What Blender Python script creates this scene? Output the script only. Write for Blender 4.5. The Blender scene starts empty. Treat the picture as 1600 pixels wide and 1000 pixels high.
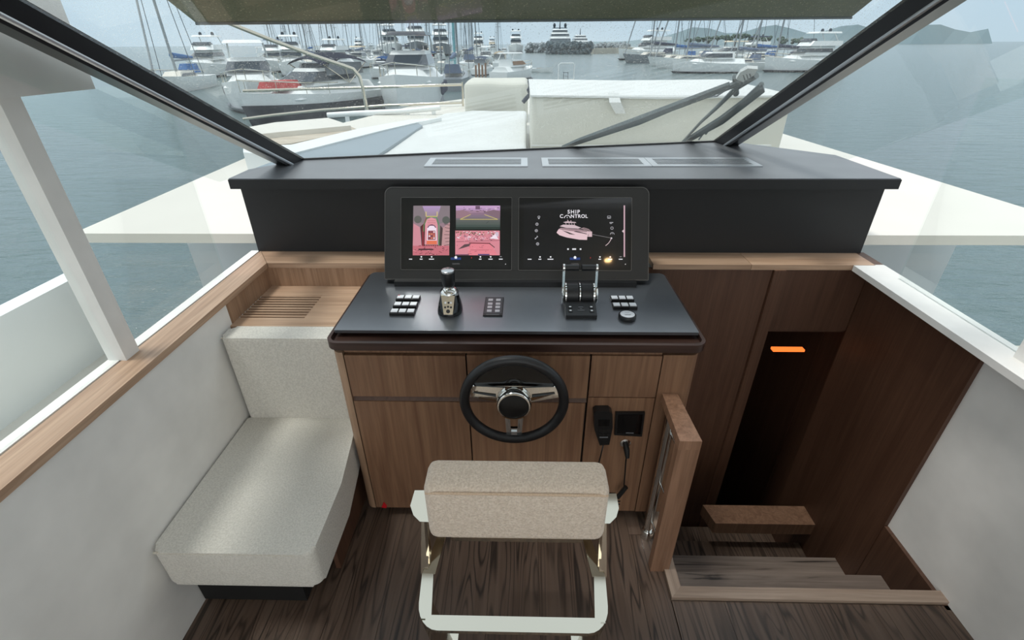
import bpy, bmesh, math, random
from mathutils import Vector, Matrix, noise
random.seed(7)
PI = math.pi
sc = bpy.context.scene
col = sc.collection

# ------------------------------------------------------------------ camera, sky, sun, exposure
H = 1.83                     # eye height above the cabin sole
FPX = 750.0                  # focal length in pixels of the 1600 px wide frame
ROT = (Matrix.Rotation(math.radians(1.4), 3, 'Z') @ Matrix.Rotation(math.radians(90 - 29.94), 3, 'X')
       @ Matrix.Rotation(math.radians(-.35), 3, 'Z'))
cam_d = bpy.data.cameras.new('camera')
cam_d.sensor_width = 36.0; cam_d.sensor_fit = 'HORIZONTAL'
cam_d.lens = 36.0 * FPX / 1600
cam_d.clip_start = .02; cam_d.clip_end = 5000
cam = bpy.data.objects.new('camera', cam_d); col.objects.link(cam)
cam.matrix_world = Matrix.Translation((0, 0, H)) @ ROT.to_4x4()
sc.camera = cam

def ray(u, v): return ROT @ Vector(((u - 800) / FPX, (500 - v) / FPX, -1))
def at(u, v, x=None, y=None, z=None):
    """where the sight line of a measured photo point meets a real plane"""
    d = ray(u, v)
    s = x / d.x if x is not None else (y / d.y if y is not None else (z - H) / d.z)
    return Vector((d.x * s, d.y * s, H + d.z * s))

w = bpy.data.worlds.new('hazy_sky'); sc.world = w; w.use_nodes = True
nt = w.node_tree; nt.nodes.clear()
wo = nt.nodes.new('ShaderNodeOutputWorld'); bg = nt.nodes.new('ShaderNodeBackground')
tc = nt.nodes.new('ShaderNodeTexCoord'); sp = nt.nodes.new('ShaderNodeSeparateXYZ'); cr = nt.nodes.new('ShaderNodeValToRGB')
nz = nt.nodes.new('ShaderNodeTexNoise'); nz.inputs['Scale'].default_value = 3; nz.inputs['Detail'].default_value = 3
mx = nt.nodes.new('ShaderNodeMix'); mx.data_type = 'RGBA'; mx.inputs[7].default_value = (1, 1, 1, 1)
mr = nt.nodes.new('ShaderNodeMapRange'); mr.inputs[1].default_value = .45; mr.inputs[2].default_value = .8; mr.inputs[4].default_value = .3
cr.color_ramp.elements[0].position = 0; cr.color_ramp.elements[0].color = (.54, .67, .77, 1)
cr.color_ramp.elements[1].position = 1; cr.color_ramp.elements[1].color = (.80, .90, 1.0, 1)
e = cr.color_ramp.elements.new(.09); e.color = (.54, .69, .82, 1); e = cr.color_ramp.elements.new(.34); e.color = (.90, .93, .95, 1)
L = nt.links.new
L(tc.outputs['Generated'], sp.inputs[0]); L(sp.outputs[2], cr.inputs[0]); L(tc.outputs['Generated'], nz.inputs['Vector'])
L(nz.outputs[0], mr.inputs[0]); L(mr.outputs[0], mx.inputs[0]); L(cr.outputs[0], mx.inputs[6]); L(mx.outputs[2], bg.inputs[0]); L(bg.outputs[0], wo.inputs[0])
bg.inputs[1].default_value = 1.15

def sun(direction, strength, angle, color):
    d = bpy.data.lights.new('sun', 'SUN'); d.energy = strength; d.angle = math.radians(angle); d.color = color
    o = bpy.data.objects.new('sun', d); col.objects.link(o)
    o.rotation_euler = Vector(direction).to_track_quat('-Z', 'Y').to_euler(); return o
sun((.30, .04, -1.0), 2.2, 12, (1, .97, .92))
def area(loc, direction, sx, sy, power, color):
    d = bpy.data.lights.new('area_light', 'AREA'); d.shape = 'RECTANGLE'; d.size = sx; d.size_y = sy; d.energy = power; d.color = color
    o = bpy.data.objects.new('area_light', d); col.objects.link(o); o.location = loc
    o.rotation_euler = Vector(direction).to_track_quat('-Z', 'Y').to_euler(); return o
# added area light, standing in for daylight through unseen aft doors
area((.1, -3.2, 1.25), (0, 1, -.12), 2.4, 1.5, 25, (1, .95, .88))

sc.view_settings.view_transform = 'Standard'; sc.view_settings.look = 'None'
sc.view_settings.exposure = 0.0; sc.view_settings.gamma = 1.0; sc.view_settings.use_curve_mapping = False

# ------------------------------------------------------------------ materials
def lin(c):
    return tuple((x / 255 / 12.92) if x / 255 <= .04045 else ((x / 255 + .055) / 1.055) ** 2.4 for x in c) + (1,)
def pmat(name, rgb, rough=.5, metal=0, spec=.5, bump=None, var=None, coat=0, sheen=0, tr=0):
    """plain principled surface; bump=(scale,strength,distance); var=(scale, amount)"""
    m = bpy.data.materials.new(name); m.use_nodes = True
    t = m.node_tree; b = t.nodes['Principled BSDF']; lk = t.links.new
    b.inputs['Base Color'].default_value = lin(rgb); b.inputs['Roughness'].default_value = rough
    b.inputs['Metallic'].default_value = metal; b.inputs['Specular IOR Level'].default_value = spec
    b.inputs['Coat Weight'].default_value = coat; b.inputs['Sheen Weight'].default_value = sheen
    c = t.nodes.new('ShaderNodeTexCoord')
    if bump:
        n = t.nodes.new('ShaderNodeTexNoise'); n.inputs['Scale'].default_value = bump[0]; n.inputs['Detail'].default_value = 4
        u = t.nodes.new('ShaderNodeBump'); u.inputs['Strength'].default_value = bump[1]; u.inputs['Distance'].default_value = bump[2]
        lk(c.outputs['Object'], n.inputs['Vector']); lk(n.outputs[0], u.inputs['Height']); lk(u.outputs[0], b.inputs['Normal'])
    sc_, am = var or (6, .06)
    n = t.nodes.new('ShaderNodeTexNoise'); n.inputs['Scale'].default_value = sc_; n.inputs['Detail'].default_value = 3
    r = t.nodes.new('ShaderNodeValToRGB'); q = lin(rgb)
    r.color_ramp.elements[0].position = .3; r.color_ramp.elements[1].position = .7
    r.color_ramp.elements[0].color = tuple(x * (1 - am) for x in q[:3]) + (1,)
    r.color_ramp.elements[1].color = tuple(min(1, x * (1 + am)) for x in q[:3]) + (1,)
    lk(c.outputs['Object'], n.inputs['Vector']); lk(n.outputs[0], r.inputs[0]); lk(r.outputs[0], b.inputs['Base Color'])
    return m
def wood(name, c0, c1, axis, rough=.45, fine=1.0, dark=None, bump=.12, dist=1.2):
    """oak veneer; grain runs along `axis`"""
    m = bpy.data.materials.new(name); m.use_nodes = True
    t = m.node_tree; b = t.nodes['Principled BSDF']; lk = t.links.new
    c = t.nodes.new('ShaderNodeTexCoord'); mp = t.nodes.new('ShaderNodeMapping'); mp2 = t.nodes.new('ShaderNodeMapping')
    k = {'x': (1.4, 30, 30), 'y': (30, 1.4, 30), 'z': (30, 30, 1.4)}[axis]
    mp.inputs['Scale'].default_value = tuple(q * fine for q in k)
    mp2.inputs['Scale'].default_value = tuple(q * fine * (5 if q > 2 else 3) for q in k)
    inf = t.nodes.new('ShaderNodeObjectInfo'); av = t.nodes.new('ShaderNodeVectorMath'); av.operation = 'ADD'
    mu = t.nodes.new('ShaderNodeMath'); mu.operation = 'MULTIPLY'; mu.inputs[1].default_value = 9
    lk(inf.outputs['Random'], mu.inputs[0]); lk(c.outputs['Object'], av.inputs[0]); lk(mu.outputs[0], av.inputs[1])
    lk(av.outputs[0], mp.inputs[0]); lk(av.outputs[0], mp2.inputs[0])
    n = t.nodes.new('ShaderNodeTexNoise'); n.inputs['Scale'].default_value = 1; n.inputs['Detail'].default_value = 5; n.inputs['Distortion'].default_value = dist
    n2 = t.nodes.new('ShaderNodeTexNoise'); n2.inputs['Scale'].default_value = 1; n2.inputs['Detail'].default_value = 2
    lk(mp.outputs[0], n.inputs['Vector']); lk(mp2.outputs[0], n2.inputs['Vector'])
    r = t.nodes.new('ShaderNodeValToRGB'); r.color_ramp.elements[0].position = .32; r.color_ramp.elements[1].position = .66
    r.color_ramp.elements[0].color = lin(c0); r.color_ramp.elements[1].color = lin(c1)
    if dark:
        e = r.color_ramp.elements.new(.40); e.color = lin([(x + y) / 2 for x, y in zip(c0, c1)]); r.color_ramp.elements[0].color = lin(dark)
    mxn = t.nodes.new('ShaderNodeMix'); mxn.data_type = 'RGBA'; mxn.blend_type = 'MULTIPLY'; mxn.inputs[0].default_value = .55
    r2 = t.nodes.new('ShaderNodeValToRGB'); r2.color_ramp.elements[0].position = .35; r2.color_ramp.elements[1].position = .6
    r2.color_ramp.elements[0].color = (.72, .72, .72, 1)
    lk(n.outputs[0], r.inputs[0]); lk(n2.outputs[0], r2.inputs[0]); lk(r.outputs[0], mxn.inputs[6]); lk(r2.outputs[0], mxn.inputs[7])
    hs = t.nodes.new('ShaderNodeHueSaturation'); mr = t.nodes.new('ShaderNodeMapRange')
    mr.inputs[3].default_value = .88; mr.inputs[4].default_value = 1.1
    lk(inf.outputs['Random'], mr.inputs[0]); lk(mr.outputs[0], hs.inputs['Value']); lk(mxn.outputs[2], hs.inputs['Color']); lk(hs.outputs[0], b.inputs['Base Color'])
    u = t.nodes.new('ShaderNodeBump'); u.inputs['Strength'].default_value = bump; u.inputs['Distance'].default_value = .002
    lk(n2.outputs[0], u.inputs['Height']); lk(u.outputs[0], b.inputs['Normal'])
    b.inputs['Roughness'].default_value = rough
    return m
def emit(name, rgb, s=1):
    m = bpy.data.materials.new(name); m.use_nodes = True; t = m.node_tree; b = t.nodes['Principled BSDF']
    b.inputs['Base Color'].default_value = (0, 0, 0, 1); b.inputs['Emission Color'].default_value = lin(rgb); b.inputs['Emission Strength'].default_value = s
    b.inputs['Roughness'].default_value = .05; b.inputs['Coat Weight'].default_value = .5; b.inputs['Coat Roughness'].default_value = .28
    return m
def fabric(name, c0, c1, scale=420, bump=.6):
    m = bpy.data.materials.new(name); m.use_nodes = True; t = m.node_tree; b = t.nodes['Principled BSDF']; lk = t.links.new
    c = t.nodes.new('ShaderNodeTexCoord'); v = t.nodes.new('ShaderNodeTexVoronoi'); v.inputs['Scale'].default_value = scale
    n = t.nodes.new('ShaderNodeTexNoise'); n.inputs['Scale'].default_value = scale * .5; n.inputs['Detail'].default_value = 3
    lk(c.outputs['Object'], v.inputs['Vector']); lk(c.outputs['Object'], n.inputs['Vector'])
    r = t.nodes.new('ShaderNodeValToRGB'); r.color_ramp.elements[0].position = .35; r.color_ramp.elements[1].position = .65
    r.color_ramp.elements[0].color = lin(c0); r.color_ramp.elements[1].color = lin(c1)
    ad = t.nodes.new('ShaderNodeMath'); ad.operation = 'SUBTRACT'; lk(n.outputs[0], ad.inputs[0])
    mu = t.nodes.new('ShaderNodeMath'); mu.operation = 'MULTIPLY'; mu.inputs[1].default_value = .25; lk(v.outputs['Distance'], mu.inputs[0]); lk(mu.outputs[0], ad.inputs[1])
    lk(n.outputs[0], r.inputs[0]); lk(r.outputs[0], b.inputs['Base Color'])
    u = t.nodes.new('ShaderNodeBump'); u.inputs['Strength'].default_value = bump; u.inputs['Distance'].default_value = .004
    lk(ad.outputs[0], u.inputs['Height']); lk(u.outputs[0], b.inputs['Normal'])
    b.inputs['Roughness'].default_value = .95; b.inputs['Sheen Weight'].default_value = .25; b.inputs['Specular IOR Level'].default_value = .2
    return m

M = {}
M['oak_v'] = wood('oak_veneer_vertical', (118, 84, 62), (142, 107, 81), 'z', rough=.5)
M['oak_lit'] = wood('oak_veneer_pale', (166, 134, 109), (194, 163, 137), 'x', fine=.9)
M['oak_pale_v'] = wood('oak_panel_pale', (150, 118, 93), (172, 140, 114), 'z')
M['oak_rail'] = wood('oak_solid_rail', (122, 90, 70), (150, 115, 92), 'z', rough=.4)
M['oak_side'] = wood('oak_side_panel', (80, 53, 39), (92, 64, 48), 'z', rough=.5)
M['oak_rim'] = wood('stained_oak_rim', (52, 35, 29), (70, 49, 42), 'x', rough=.35)
M['floor'] = wood('smoked_oak_floor', (58, 47, 41), (82, 69, 61), 'y', rough=.40, fine=.62, dark=(26, 20, 17), bump=.35, dist=2.4)
def floor_wood(name, base_rgb, dark_rgb):
    """wire-brushed oak with cathedral figure running fore and aft"""
    m = wood(name, tuple(c - 8 for c in base_rgb), tuple(c + 8 for c in base_rgb), 'y', rough=.40, fine=.62, bump=.3, dist=1.5)
    t = m.node_tree; b = t.nodes['Principled BSDF']; src = b.inputs['Base Color'].links[0].from_socket; lk = t.links.new
    av = [n for n in t.nodes if n.type == 'VECT_MATH'][0]
    mp = t.nodes.new('ShaderNodeMapping'); mp.inputs['Scale'].default_value = (9.5, .8, 1); lk(av.outputs[0], mp.inputs[0])
    n = t.nodes.new('ShaderNodeTexNoise'); n.inputs['Scale'].default_value = 1; n.inputs['Detail'].default_value = 2.5; n.inputs['Roughness'].default_value = .42; n.inputs['Distortion'].default_value = .25; lk(mp.outputs[0], n.inputs['Vector'])
    a = t.nodes.new('ShaderNodeMath'); a.operation = 'MULTIPLY'; a.inputs[1].default_value = 30; lk(n.outputs[0], a.inputs[0])
    p = t.nodes.new('ShaderNodeMath'); p.operation = 'PINGPONG'; p.inputs[1].default_value = 1; lk(a.outputs[0], p.inputs[0])
    q = t.nodes.new('ShaderNodeMapRange'); q.inputs[1].default_value = .05; q.inputs[2].default_value = .42; q.inputs[3].default_value = .85; q.inputs[4].default_value = 0; lk(p.outputs[0], q.inputs[0])
    k = t.nodes.new('ShaderNodeTexNoise'); k.inputs['Scale'].default_value = 3; mm = t.nodes.new('ShaderNodeMapRange'); mm.inputs[1].default_value = .35; mm.inputs[2].default_value = .6; mm.inputs[3].default_value = .35
    lk(av.outputs[0], k.inputs['Vector']); lk(k.outputs[0], mm.inputs[0]); z = t.nodes.new('ShaderNodeMath'); z.operation = 'MULTIPLY'; lk(q.outputs[0], z.inputs[0]); lk(mm.outputs[0], z.inputs[1])
    x = t.nodes.new('ShaderNodeMix'); x.data_type = 'RGBA'; x.inputs[7].default_value = lin(dark_rgb); lk(z.outputs[0], x.inputs[0]); lk(src, x.inputs[6]); lk(x.outputs[2], b.inputs['Base Color'])
    return m
M['floor'] = floor_wood('smoked_oak_floor', (98, 80, 68), (26, 20, 17))
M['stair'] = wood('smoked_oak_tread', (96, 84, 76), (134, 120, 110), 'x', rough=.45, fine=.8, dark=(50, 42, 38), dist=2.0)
M['nosing'] = wood('oak_nosing', (140, 120, 104), (170, 150, 134), 'x', rough=.4)
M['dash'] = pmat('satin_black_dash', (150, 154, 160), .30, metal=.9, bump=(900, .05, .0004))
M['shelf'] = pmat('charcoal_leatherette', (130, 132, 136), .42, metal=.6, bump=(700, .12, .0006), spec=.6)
M['fascia'] = pmat('charcoal_fascia', (15, 15, 17), .55, bump=(600, .1, .0005))
M['black'] = pmat('black_plastic', (14, 14, 15), .4)
M['gloss'] = pmat('gloss_black', (6, 6, 8), .08)
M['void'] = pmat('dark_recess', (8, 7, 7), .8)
M['bezel'] = pmat('bronze_black_bezel', (29, 28, 27), .45, metal=.1)
M['edge'] = pmat('bezel_edge_metal', (120, 118, 116), .35, metal=.9)
M['chrome'] = pmat('chrome', (225, 225, 222), .05, metal=1, var=(3, .01))
M['steel'] = pmat('polished_steel', (206, 199, 183), .08, metal=1, var=(3, .02))
M['alu'] = pmat('satin_aluminium', (196, 200, 204), .35, metal=.7)
M['silver'] = pmat('silver_cap', (190, 192, 194), .25, metal=.9)
M['leather'] = pmat('black_leather', (18, 19, 22), .42, bump=(500, .15, .0006))
M['white_key'] = pmat('white_key', (226, 228, 232), .3)
M['print_white'] = pmat('white_print', (215, 218, 220), .5)
M['print_grey'] = pmat('grey_print', (120, 122, 126), .5)
M['red'] = pmat('red_plastic', (200, 30, 40), .35)
M['sofa'] = fabric('ivory_sofa_weave', (202, 198, 189), (220, 216, 207), 330, .5)
M['piping'] = fabric('ivory_piping', (190, 182, 166), (214, 208, 194), 400, .2)
M['boucle'] = fabric('beige_boucle', (208, 189, 170), (230, 213, 195), 400, 1.0)
M['boucle2'] = fabric('beige_boucle_piping', (196, 168, 142), (214, 188, 162), 500, .3)
M['white_wall'] = pmat('white_lining', (232, 230, 226), .55)
M['gelcoat'] = pmat('white_gelcoat', (226, 230, 230), .3, var=(2, .03))
M['gelcoat2'] = pmat('cream_gelcoat', (214, 210, 200), .35, var=(2, .03))
M['canvas'] = pmat('white_canvas', (206, 209, 208), .8, bump=(5, .6, .03), var=(4, .03))
M['canvas2'] = pmat('cream_vinyl_cover', (200, 200, 190), .7, bump=(3, .35, .03), var=(3, .03))
M['greydeck'] = pmat('grey_blue_deck', (118, 134, 144), .3, var=(2, .05))
M['teak'] = wood('weathered_teak', (176, 164, 146), (206, 196, 180), 'x', rough=.8, fine=.4)
M['rubber'] = pmat('wiper_rubber', (92, 102, 104), .45)
M['navy'] = pmat('navy_hull', (28, 34, 48), .15)
M['navycanvas'] = pmat('navy_canvas', (44, 54, 78), .8)
M['bluecanvas'] = pmat('blue_canvas', (50, 98, 156), .8)
M['greycanvas'] = pmat('blue_grey_canvas', (92, 108, 132), .85)
M['creamcanvas'] = pmat('cream_canvas', (210, 196, 172), .85)
M['brown'] = pmat('brown_timber', (136, 104, 78), .8)
M['redcanvas'] = pmat('red_canvas', (170, 66, 66), .75, var=(3, .15))
M['glassdark'] = pmat('tinted_boat_glass', (52, 62, 72), .1)
M['greyhull'] = pmat('grey_hull', (120, 128, 134), .25)
M['mast'] = pmat('mast_aluminium', (150, 156, 160), .4, metal=.4)
M['mastdark'] = pmat('dark_spar', (84, 92, 100), .5)
M['tealmast'] = pmat('teal_spar', (120, 176, 184), .4)
M['rock'] = pmat('breakwater_rock', (140, 148, 152), .95, bump=(.8, .8, .4), var=(.4, .4))
M['quay'] = pmat('quay_concrete', (176, 172, 160), .9, var=(.2, .2))
M['leaf'] = pmat('pine_foliage', (82, 98, 88), .95, var=(.3, .3))
M['trunk'] = pmat('pine_trunk', (84, 72, 60), .95)
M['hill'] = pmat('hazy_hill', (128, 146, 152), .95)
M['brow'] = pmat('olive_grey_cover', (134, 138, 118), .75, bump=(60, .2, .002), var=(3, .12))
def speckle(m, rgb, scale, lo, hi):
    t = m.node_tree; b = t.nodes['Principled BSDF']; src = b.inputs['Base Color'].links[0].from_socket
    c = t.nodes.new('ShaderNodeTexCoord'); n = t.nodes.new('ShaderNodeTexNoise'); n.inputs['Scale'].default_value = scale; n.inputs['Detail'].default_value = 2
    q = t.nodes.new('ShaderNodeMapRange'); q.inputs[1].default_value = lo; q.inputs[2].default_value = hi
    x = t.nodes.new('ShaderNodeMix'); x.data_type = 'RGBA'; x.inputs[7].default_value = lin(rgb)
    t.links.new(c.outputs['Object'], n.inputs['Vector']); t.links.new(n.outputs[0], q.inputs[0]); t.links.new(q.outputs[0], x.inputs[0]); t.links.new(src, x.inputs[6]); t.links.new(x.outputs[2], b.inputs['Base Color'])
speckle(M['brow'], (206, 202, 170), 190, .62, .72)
M['rope'] = pmat('rope', (60, 66, 78), .9)
M['seal'] = pmat('black_window_frame', (18, 19, 22), .3)
M['amber'] = emit('amber_courtesy_light', (255, 120, 50), 1.6)
M['warm'] = emit('warm_downlight_lens', (255, 206, 140), 70)

def sea_mat():
    m = pmat('harbour_water', (84, 104, 106), .16, spec=.5)
    t = m.node_tree; b = t.nodes['Principled BSDF']; c = t.nodes.new('ShaderNodeTexCoord'); mp = t.nodes.new('ShaderNodeMapping'); mp.inputs['Scale'].default_value = (.5, 1.3, 1)
    n = t.nodes.new('ShaderNodeTexNoise'); n.inputs['Scale'].default_value = 1.4; n.inputs['Detail'].default_value = 6; n.inputs['Roughness'].default_value = .6
    u = t.nodes.new('ShaderNodeBump'); u.inputs['Strength'].default_value = .9; u.inputs['Distance'].default_value = .25
    t.links.new(c.outputs['Object'], mp.inputs[0]); t.links.new(mp.outputs[0], n.inputs['Vector']); t.links.new(n.outputs[0], u.inputs['Height']); t.links.new(u.outputs[0], b.inputs['Normal'])
    return m
M['sea'] = sea_mat()
def glass_mat(name, drops):
    """window glass: clear and slightly reflective, with dried water spots"""
    m = bpy.data.materials.new(name); m.use_nodes = True; t = m.node_tree; t.nodes.clear(); lk = t.links.new
    o = t.nodes.new('ShaderNodeOutputMaterial'); tr = t.nodes.new('ShaderNodeBsdfTransparent'); tr.inputs[0].default_value = (.97, .99, .985, 1)
    gl = t.nodes.new('ShaderNodeBsdfGlossy'); gl.inputs['Roughness'].default_value = .01
    fr = t.nodes.new('ShaderNodeFresnel'); fr.inputs[0].default_value = 1.3; mx = t.nodes.new('ShaderNodeMixShader')
    mu0 = t.nodes.new('ShaderNodeMath'); mu0.operation = 'MULTIPLY'; mu0.inputs[1].default_value = .12; lk(fr.outputs[0], mu0.inputs[0])
    lk(mu0.outputs[0], mx.inputs[0]); lk(tr.outputs[0], mx.inputs[1]); lk(gl.outputs[0], mx.inputs[2])
    last = mx
    if drops:
        c = t.nodes.new('ShaderNodeTexCoord')
        def layer(scale, lo, hi, dens, amt, prev, vec):
            n = t.nodes.new('ShaderNodeTexNoise'); n.inputs['Scale'].default_value = scale; n.inputs['Detail'].default_value = 2
            k = t.nodes.new('ShaderNodeTexNoise'); k.inputs['Scale'].default_value = dens; k.inputs['Detail'].default_value = 2
            r = t.nodes.new('ShaderNodeMapRange'); r.inputs[1].default_value = lo; r.inputs[2].default_value = hi
            r2 = t.nodes.new('ShaderNodeMapRange'); r2.inputs[1].default_value = .42; r2.inputs[2].default_value = .62
            q = t.nodes.new('ShaderNodeMath'); q.operation = 'MULTIPLY'; q2 = t.nodes.new('ShaderNodeMath'); q2.operation = 'MULTIPLY'; q2.inputs[1].default_value = amt
            lk(vec, n.inputs['Vector']); lk(vec, k.inputs['Vector']); lk(n.outputs[0], r.inputs[0]); lk(k.outputs[0], r2.inputs[0])
            lk(r.outputs[0], q.inputs[0]); lk(r2.outputs[0], q.inputs[1]); lk(q.outputs[0], q2.inputs[0])
            df = t.nodes.new('ShaderNodeBsdfTranslucent'); df.inputs[0].default_value = (.62, .62, .56, 1)
            x = t.nodes.new('ShaderNodeMixShader'); lk(q2.outputs[0], x.inputs[0]); lk(prev.outputs[0], x.inputs[1]); lk(df.outputs[0], x.inputs[2]); return x
        last = layer(260, .64, .70, 1.5, .5, last, c.outputs['Object'])
        last = layer(130, .66, .72, 2.0, .35, last, c.outputs['Object'])
        # thin film of salt over the pane
        df = t.nodes.new('ShaderNodeBsdfTranslucent'); df.inputs[0].default_value = (.8, .8, .78, 1)
        x = t.nodes.new('ShaderNodeMixShader'); x.inputs[0].default_value = .015; lk(last.outputs[0], x.inputs[1]); lk(df.outputs[0], x.inputs[2]); last = x
    lk(last.outputs[0], o.inputs[0]); return m
M['glass'] = glass_mat('windshield_glass', True); M['glass2'] = glass_mat('side_window_glass', False)

# ------------------------------------------------------------------ object helpers
ORG = {}
def base(name, loc, label=None, cat=None, group=None, kind=None, rz=0):
    o = bpy.data.objects.new(name, None); col.objects.link(o); o.location = loc; o.rotation_euler = (0, 0, rz)
    o.empty_display_size = .05
    ORG[o] = Vector(loc); tag(o, label, cat, group, kind); return o
def tag(o, label=None, cat=None, group=None, kind=None):
    for k, v in (('label', label), ('category', cat), ('group', group), ('kind', kind)):
        if v: o[k] = v
    return o
def P(name, bm, mat, parent=None, local=False, smooth=False, bevel=0, seg=2):
    """link one bmesh as ONE mesh object.  World coordinates unless local."""
    if bevel:
        es = [e for e in bm.edges if len(e.link_faces) == 2 and e.calc_face_angle(0) > .6]
        bmesh.ops.bevel(bm, geom=es, offset=bevel, segments=seg, affect='EDGES', profile=.5, clamp_overlap=True)
    bmesh.ops.recalc_face_normals(bm, faces=bm.faces)
    org = Vector((0, 0, 0))
    if parent is not None and not local: org = ORG[parent]
    if parent is None and not local:
        vs = [v.co for v in bm.verts]
        org = Vector(((min(c.x for c in vs) + max(c.x for c in vs)) / 2, (min(c.y for c in vs) + max(c.y for c in vs)) / 2, min(c.z for c in vs)))
    if org.length: bmesh.ops.translate(bm, vec=-org, verts=bm.verts)
    me = bpy.data.meshes.new(name); bm.to_mesh(me); bm.free()
    if mat: me.materials.append(mat)
    if smooth:
        for p in me.polygons: p.use_smooth = len(p.vertices) <= 6
        me.set_sharp_from_angle(angle=math.radians(42))
    o = bpy.data.objects.new(name, me); col.objects.link(o)
    if parent is not None: o.parent = parent; ORG[o] = ORG[parent]
    else: o.location = org; ORG[o] = org
    return o
def B(): return bmesh.new()
def box(bm, x0, x1, y0, y1, z0, z1):
    v = [bm.verts.new((x, y, z)) for z in (z0, z1) for x, y in ((x0, y0), (x1, y0), (x1, y1), (x0, y1))]
    for f in ((0, 3, 2, 1), (4, 5, 6, 7), (0, 1, 5, 4), (1, 2, 6, 5), (2, 3, 7, 6), (3, 0, 4, 7)): bm.faces.new([v[i] for i in f])
    return bm
def bx(*a): return box(B(), *a)
def prism(bm, pts, vec):
    """closed polygon of 3D points extruded along vec"""
    vec = Vector(vec); a = [bm.verts.new(p) for p in pts]; b = [bm.verts.new(Vector(p) + vec) for p in pts]; n = len(pts)
    bm.faces.new(a); bm.faces.new(b[::-1])
    for i in range(n): bm.faces.new((a[i], b[i], b[(i + 1) % n], a[(i + 1) % n]))
    return bm
def frame_of(d):
    d = Vector(d).normalized(); a = Vector((0, 0, 1)) if abs(d.z) < .95 else Vector((1, 0, 0))
    s = d.cross(a).normalized(); return d, s, s.cross(d).normalized()
def tube(bm, pts, r, n=10, closed=False, rs=None):
    pts = [Vector(p) for p in pts]; m = len(pts); rings = []; s = None
    for i, p in enumerate(pts):
        if closed: d = (pts[(i + 1) % m] - pts[i - 1]).normalized()
        else: d = (pts[min(i + 1, m - 1)] - pts[max(i - 1, 0)]).normalized()
        if s is None: d, s, t = frame_of(d)
        else:
            s = (s - d * s.dot(d)); s = s.normalized() if s.length > 1e-6 else frame_of(d)[1]; t = s.cross(d)
        rr = rs[i] if rs else r
        rings.append([bm.verts.new(p + (s * math.cos(2 * PI * k / n) + t * math.sin(2 * PI * k / n)) * rr) for k in range(n)])
    for i in range(m if closed else m - 1):
        a, b = rings[i], rings[(i + 1) % m]
        for k in range(n): bm.faces.new((a[k], a[(k + 1) % n], b[(k + 1) % n], b[k]))
    if not closed: bm.faces.new(rings[0][::-1]); bm.faces.new(rings[-1])
    return bm
def lathe(bm, prof, origin, axis=(0, 0, 1), n=32):
    """prof = [(radius, height)...] spun about axis through origin"""
    d, s, t = frame_of(axis); o = Vector(origin); rings = []
    for r, h in prof:
        if r < 1e-6: rings.append([bm.verts.new(o + d * h)]); continue
        rings.append([bm.verts.new(o + d * h + (s * math.cos(2 * PI * k / n) + t * math.sin(2 * PI * k / n)) * r) for k in range(n)])
    for a, b in zip(rings, rings[1:]):
        for k in range(n):
            k2 = (k + 1) % n
            if len(a) == 1 and len(b) > 1: bm.faces.new((a[0], b[k2], b[k]))
            elif len(b) == 1 and len(a) > 1: bm.faces.new((a[k], a[k2], b[0]))
            elif len(a) > 1: bm.faces.new((a[k], a[k2], b[k2], b[k]))
    if len(rings[0]) > 1: bm.faces.new(rings[0][::-1])
    if len(rings[-1]) > 1: bm.faces.new(rings[-1])
    return bm
def rrect(x0, x1, y0, y1, r, seg=6):
    """rounded rectangle outline; r = one radius or (bl, br, tr, tl)"""
    rs = r if isinstance(r, tuple) else (r,) * 4; out = []
    for (cx, cy, a0, rr) in ((x0 + rs[0], y0 + rs[0], PI, rs[0]), (x1 - rs[1], y0 + rs[1], 1.5 * PI, rs[1]), (x1 - rs[2], y1 - rs[2], 0, rs[2]), (x0 + rs[3], y1 - rs[3], .5 * PI, rs[3])):
        for i in range(seg + 1):
            a = a0 + i / seg * PI / 2; out.append((cx + rr * math.cos(a), cy + rr * math.sin(a)))
    return out
def ring(bm, outer, inner, vec):
    """flat ring between two equal-count 3D loops, extruded along vec"""
    vec = Vector(vec); o0 = [bm.verts.new(p) for p in outer]; i0 = [bm.verts.new(p) for p in inner]
    o1 = [bm.verts.new(Vector(p) + vec) for p in outer]; i1 = [bm.verts.new(Vector(p) + vec) for p in inner]; n = len(outer)
    for k in range(n):
        j = (k + 1) % n
        for q in ((o0[k], o0[j], i0[j], i0[k]), (o1[k], i1[k], i1[j], o1[j]), (o0[k], o1[k], o1[j], o0[j]), (i0[k], i0[j], i1[j], i1[k])): bm.faces.new(q)
    return bm
def bar(bm, p, q, w, h, up=(0, 0, 1)):
    """rectangular bar from p to q, w across and h along up"""
    p, q = Vector(p), Vector(q); d = (q - p).normalized(); s = d.cross(Vector(up)).normalized(); t = s.cross(d).normalized()
    return prism(bm, [p + s * w / 2 + t * h / 2, p - s * w / 2 + t * h / 2, p - s * w / 2 - t * h / 2, p + s * w / 2 - t * h / 2], q - p)
def blob(bm, c, r, n=2):
    m = Matrix.Translation(c) @ Matrix.Diagonal(tuple(r) + (1,)) if not isinstance(r, (int, float)) else Matrix.Translation(c) @ Matrix.Scale(r, 4)
    bmesh.ops.create_icosphere(bm, subdivisions=n, radius=1, matrix=m); return bm
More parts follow.
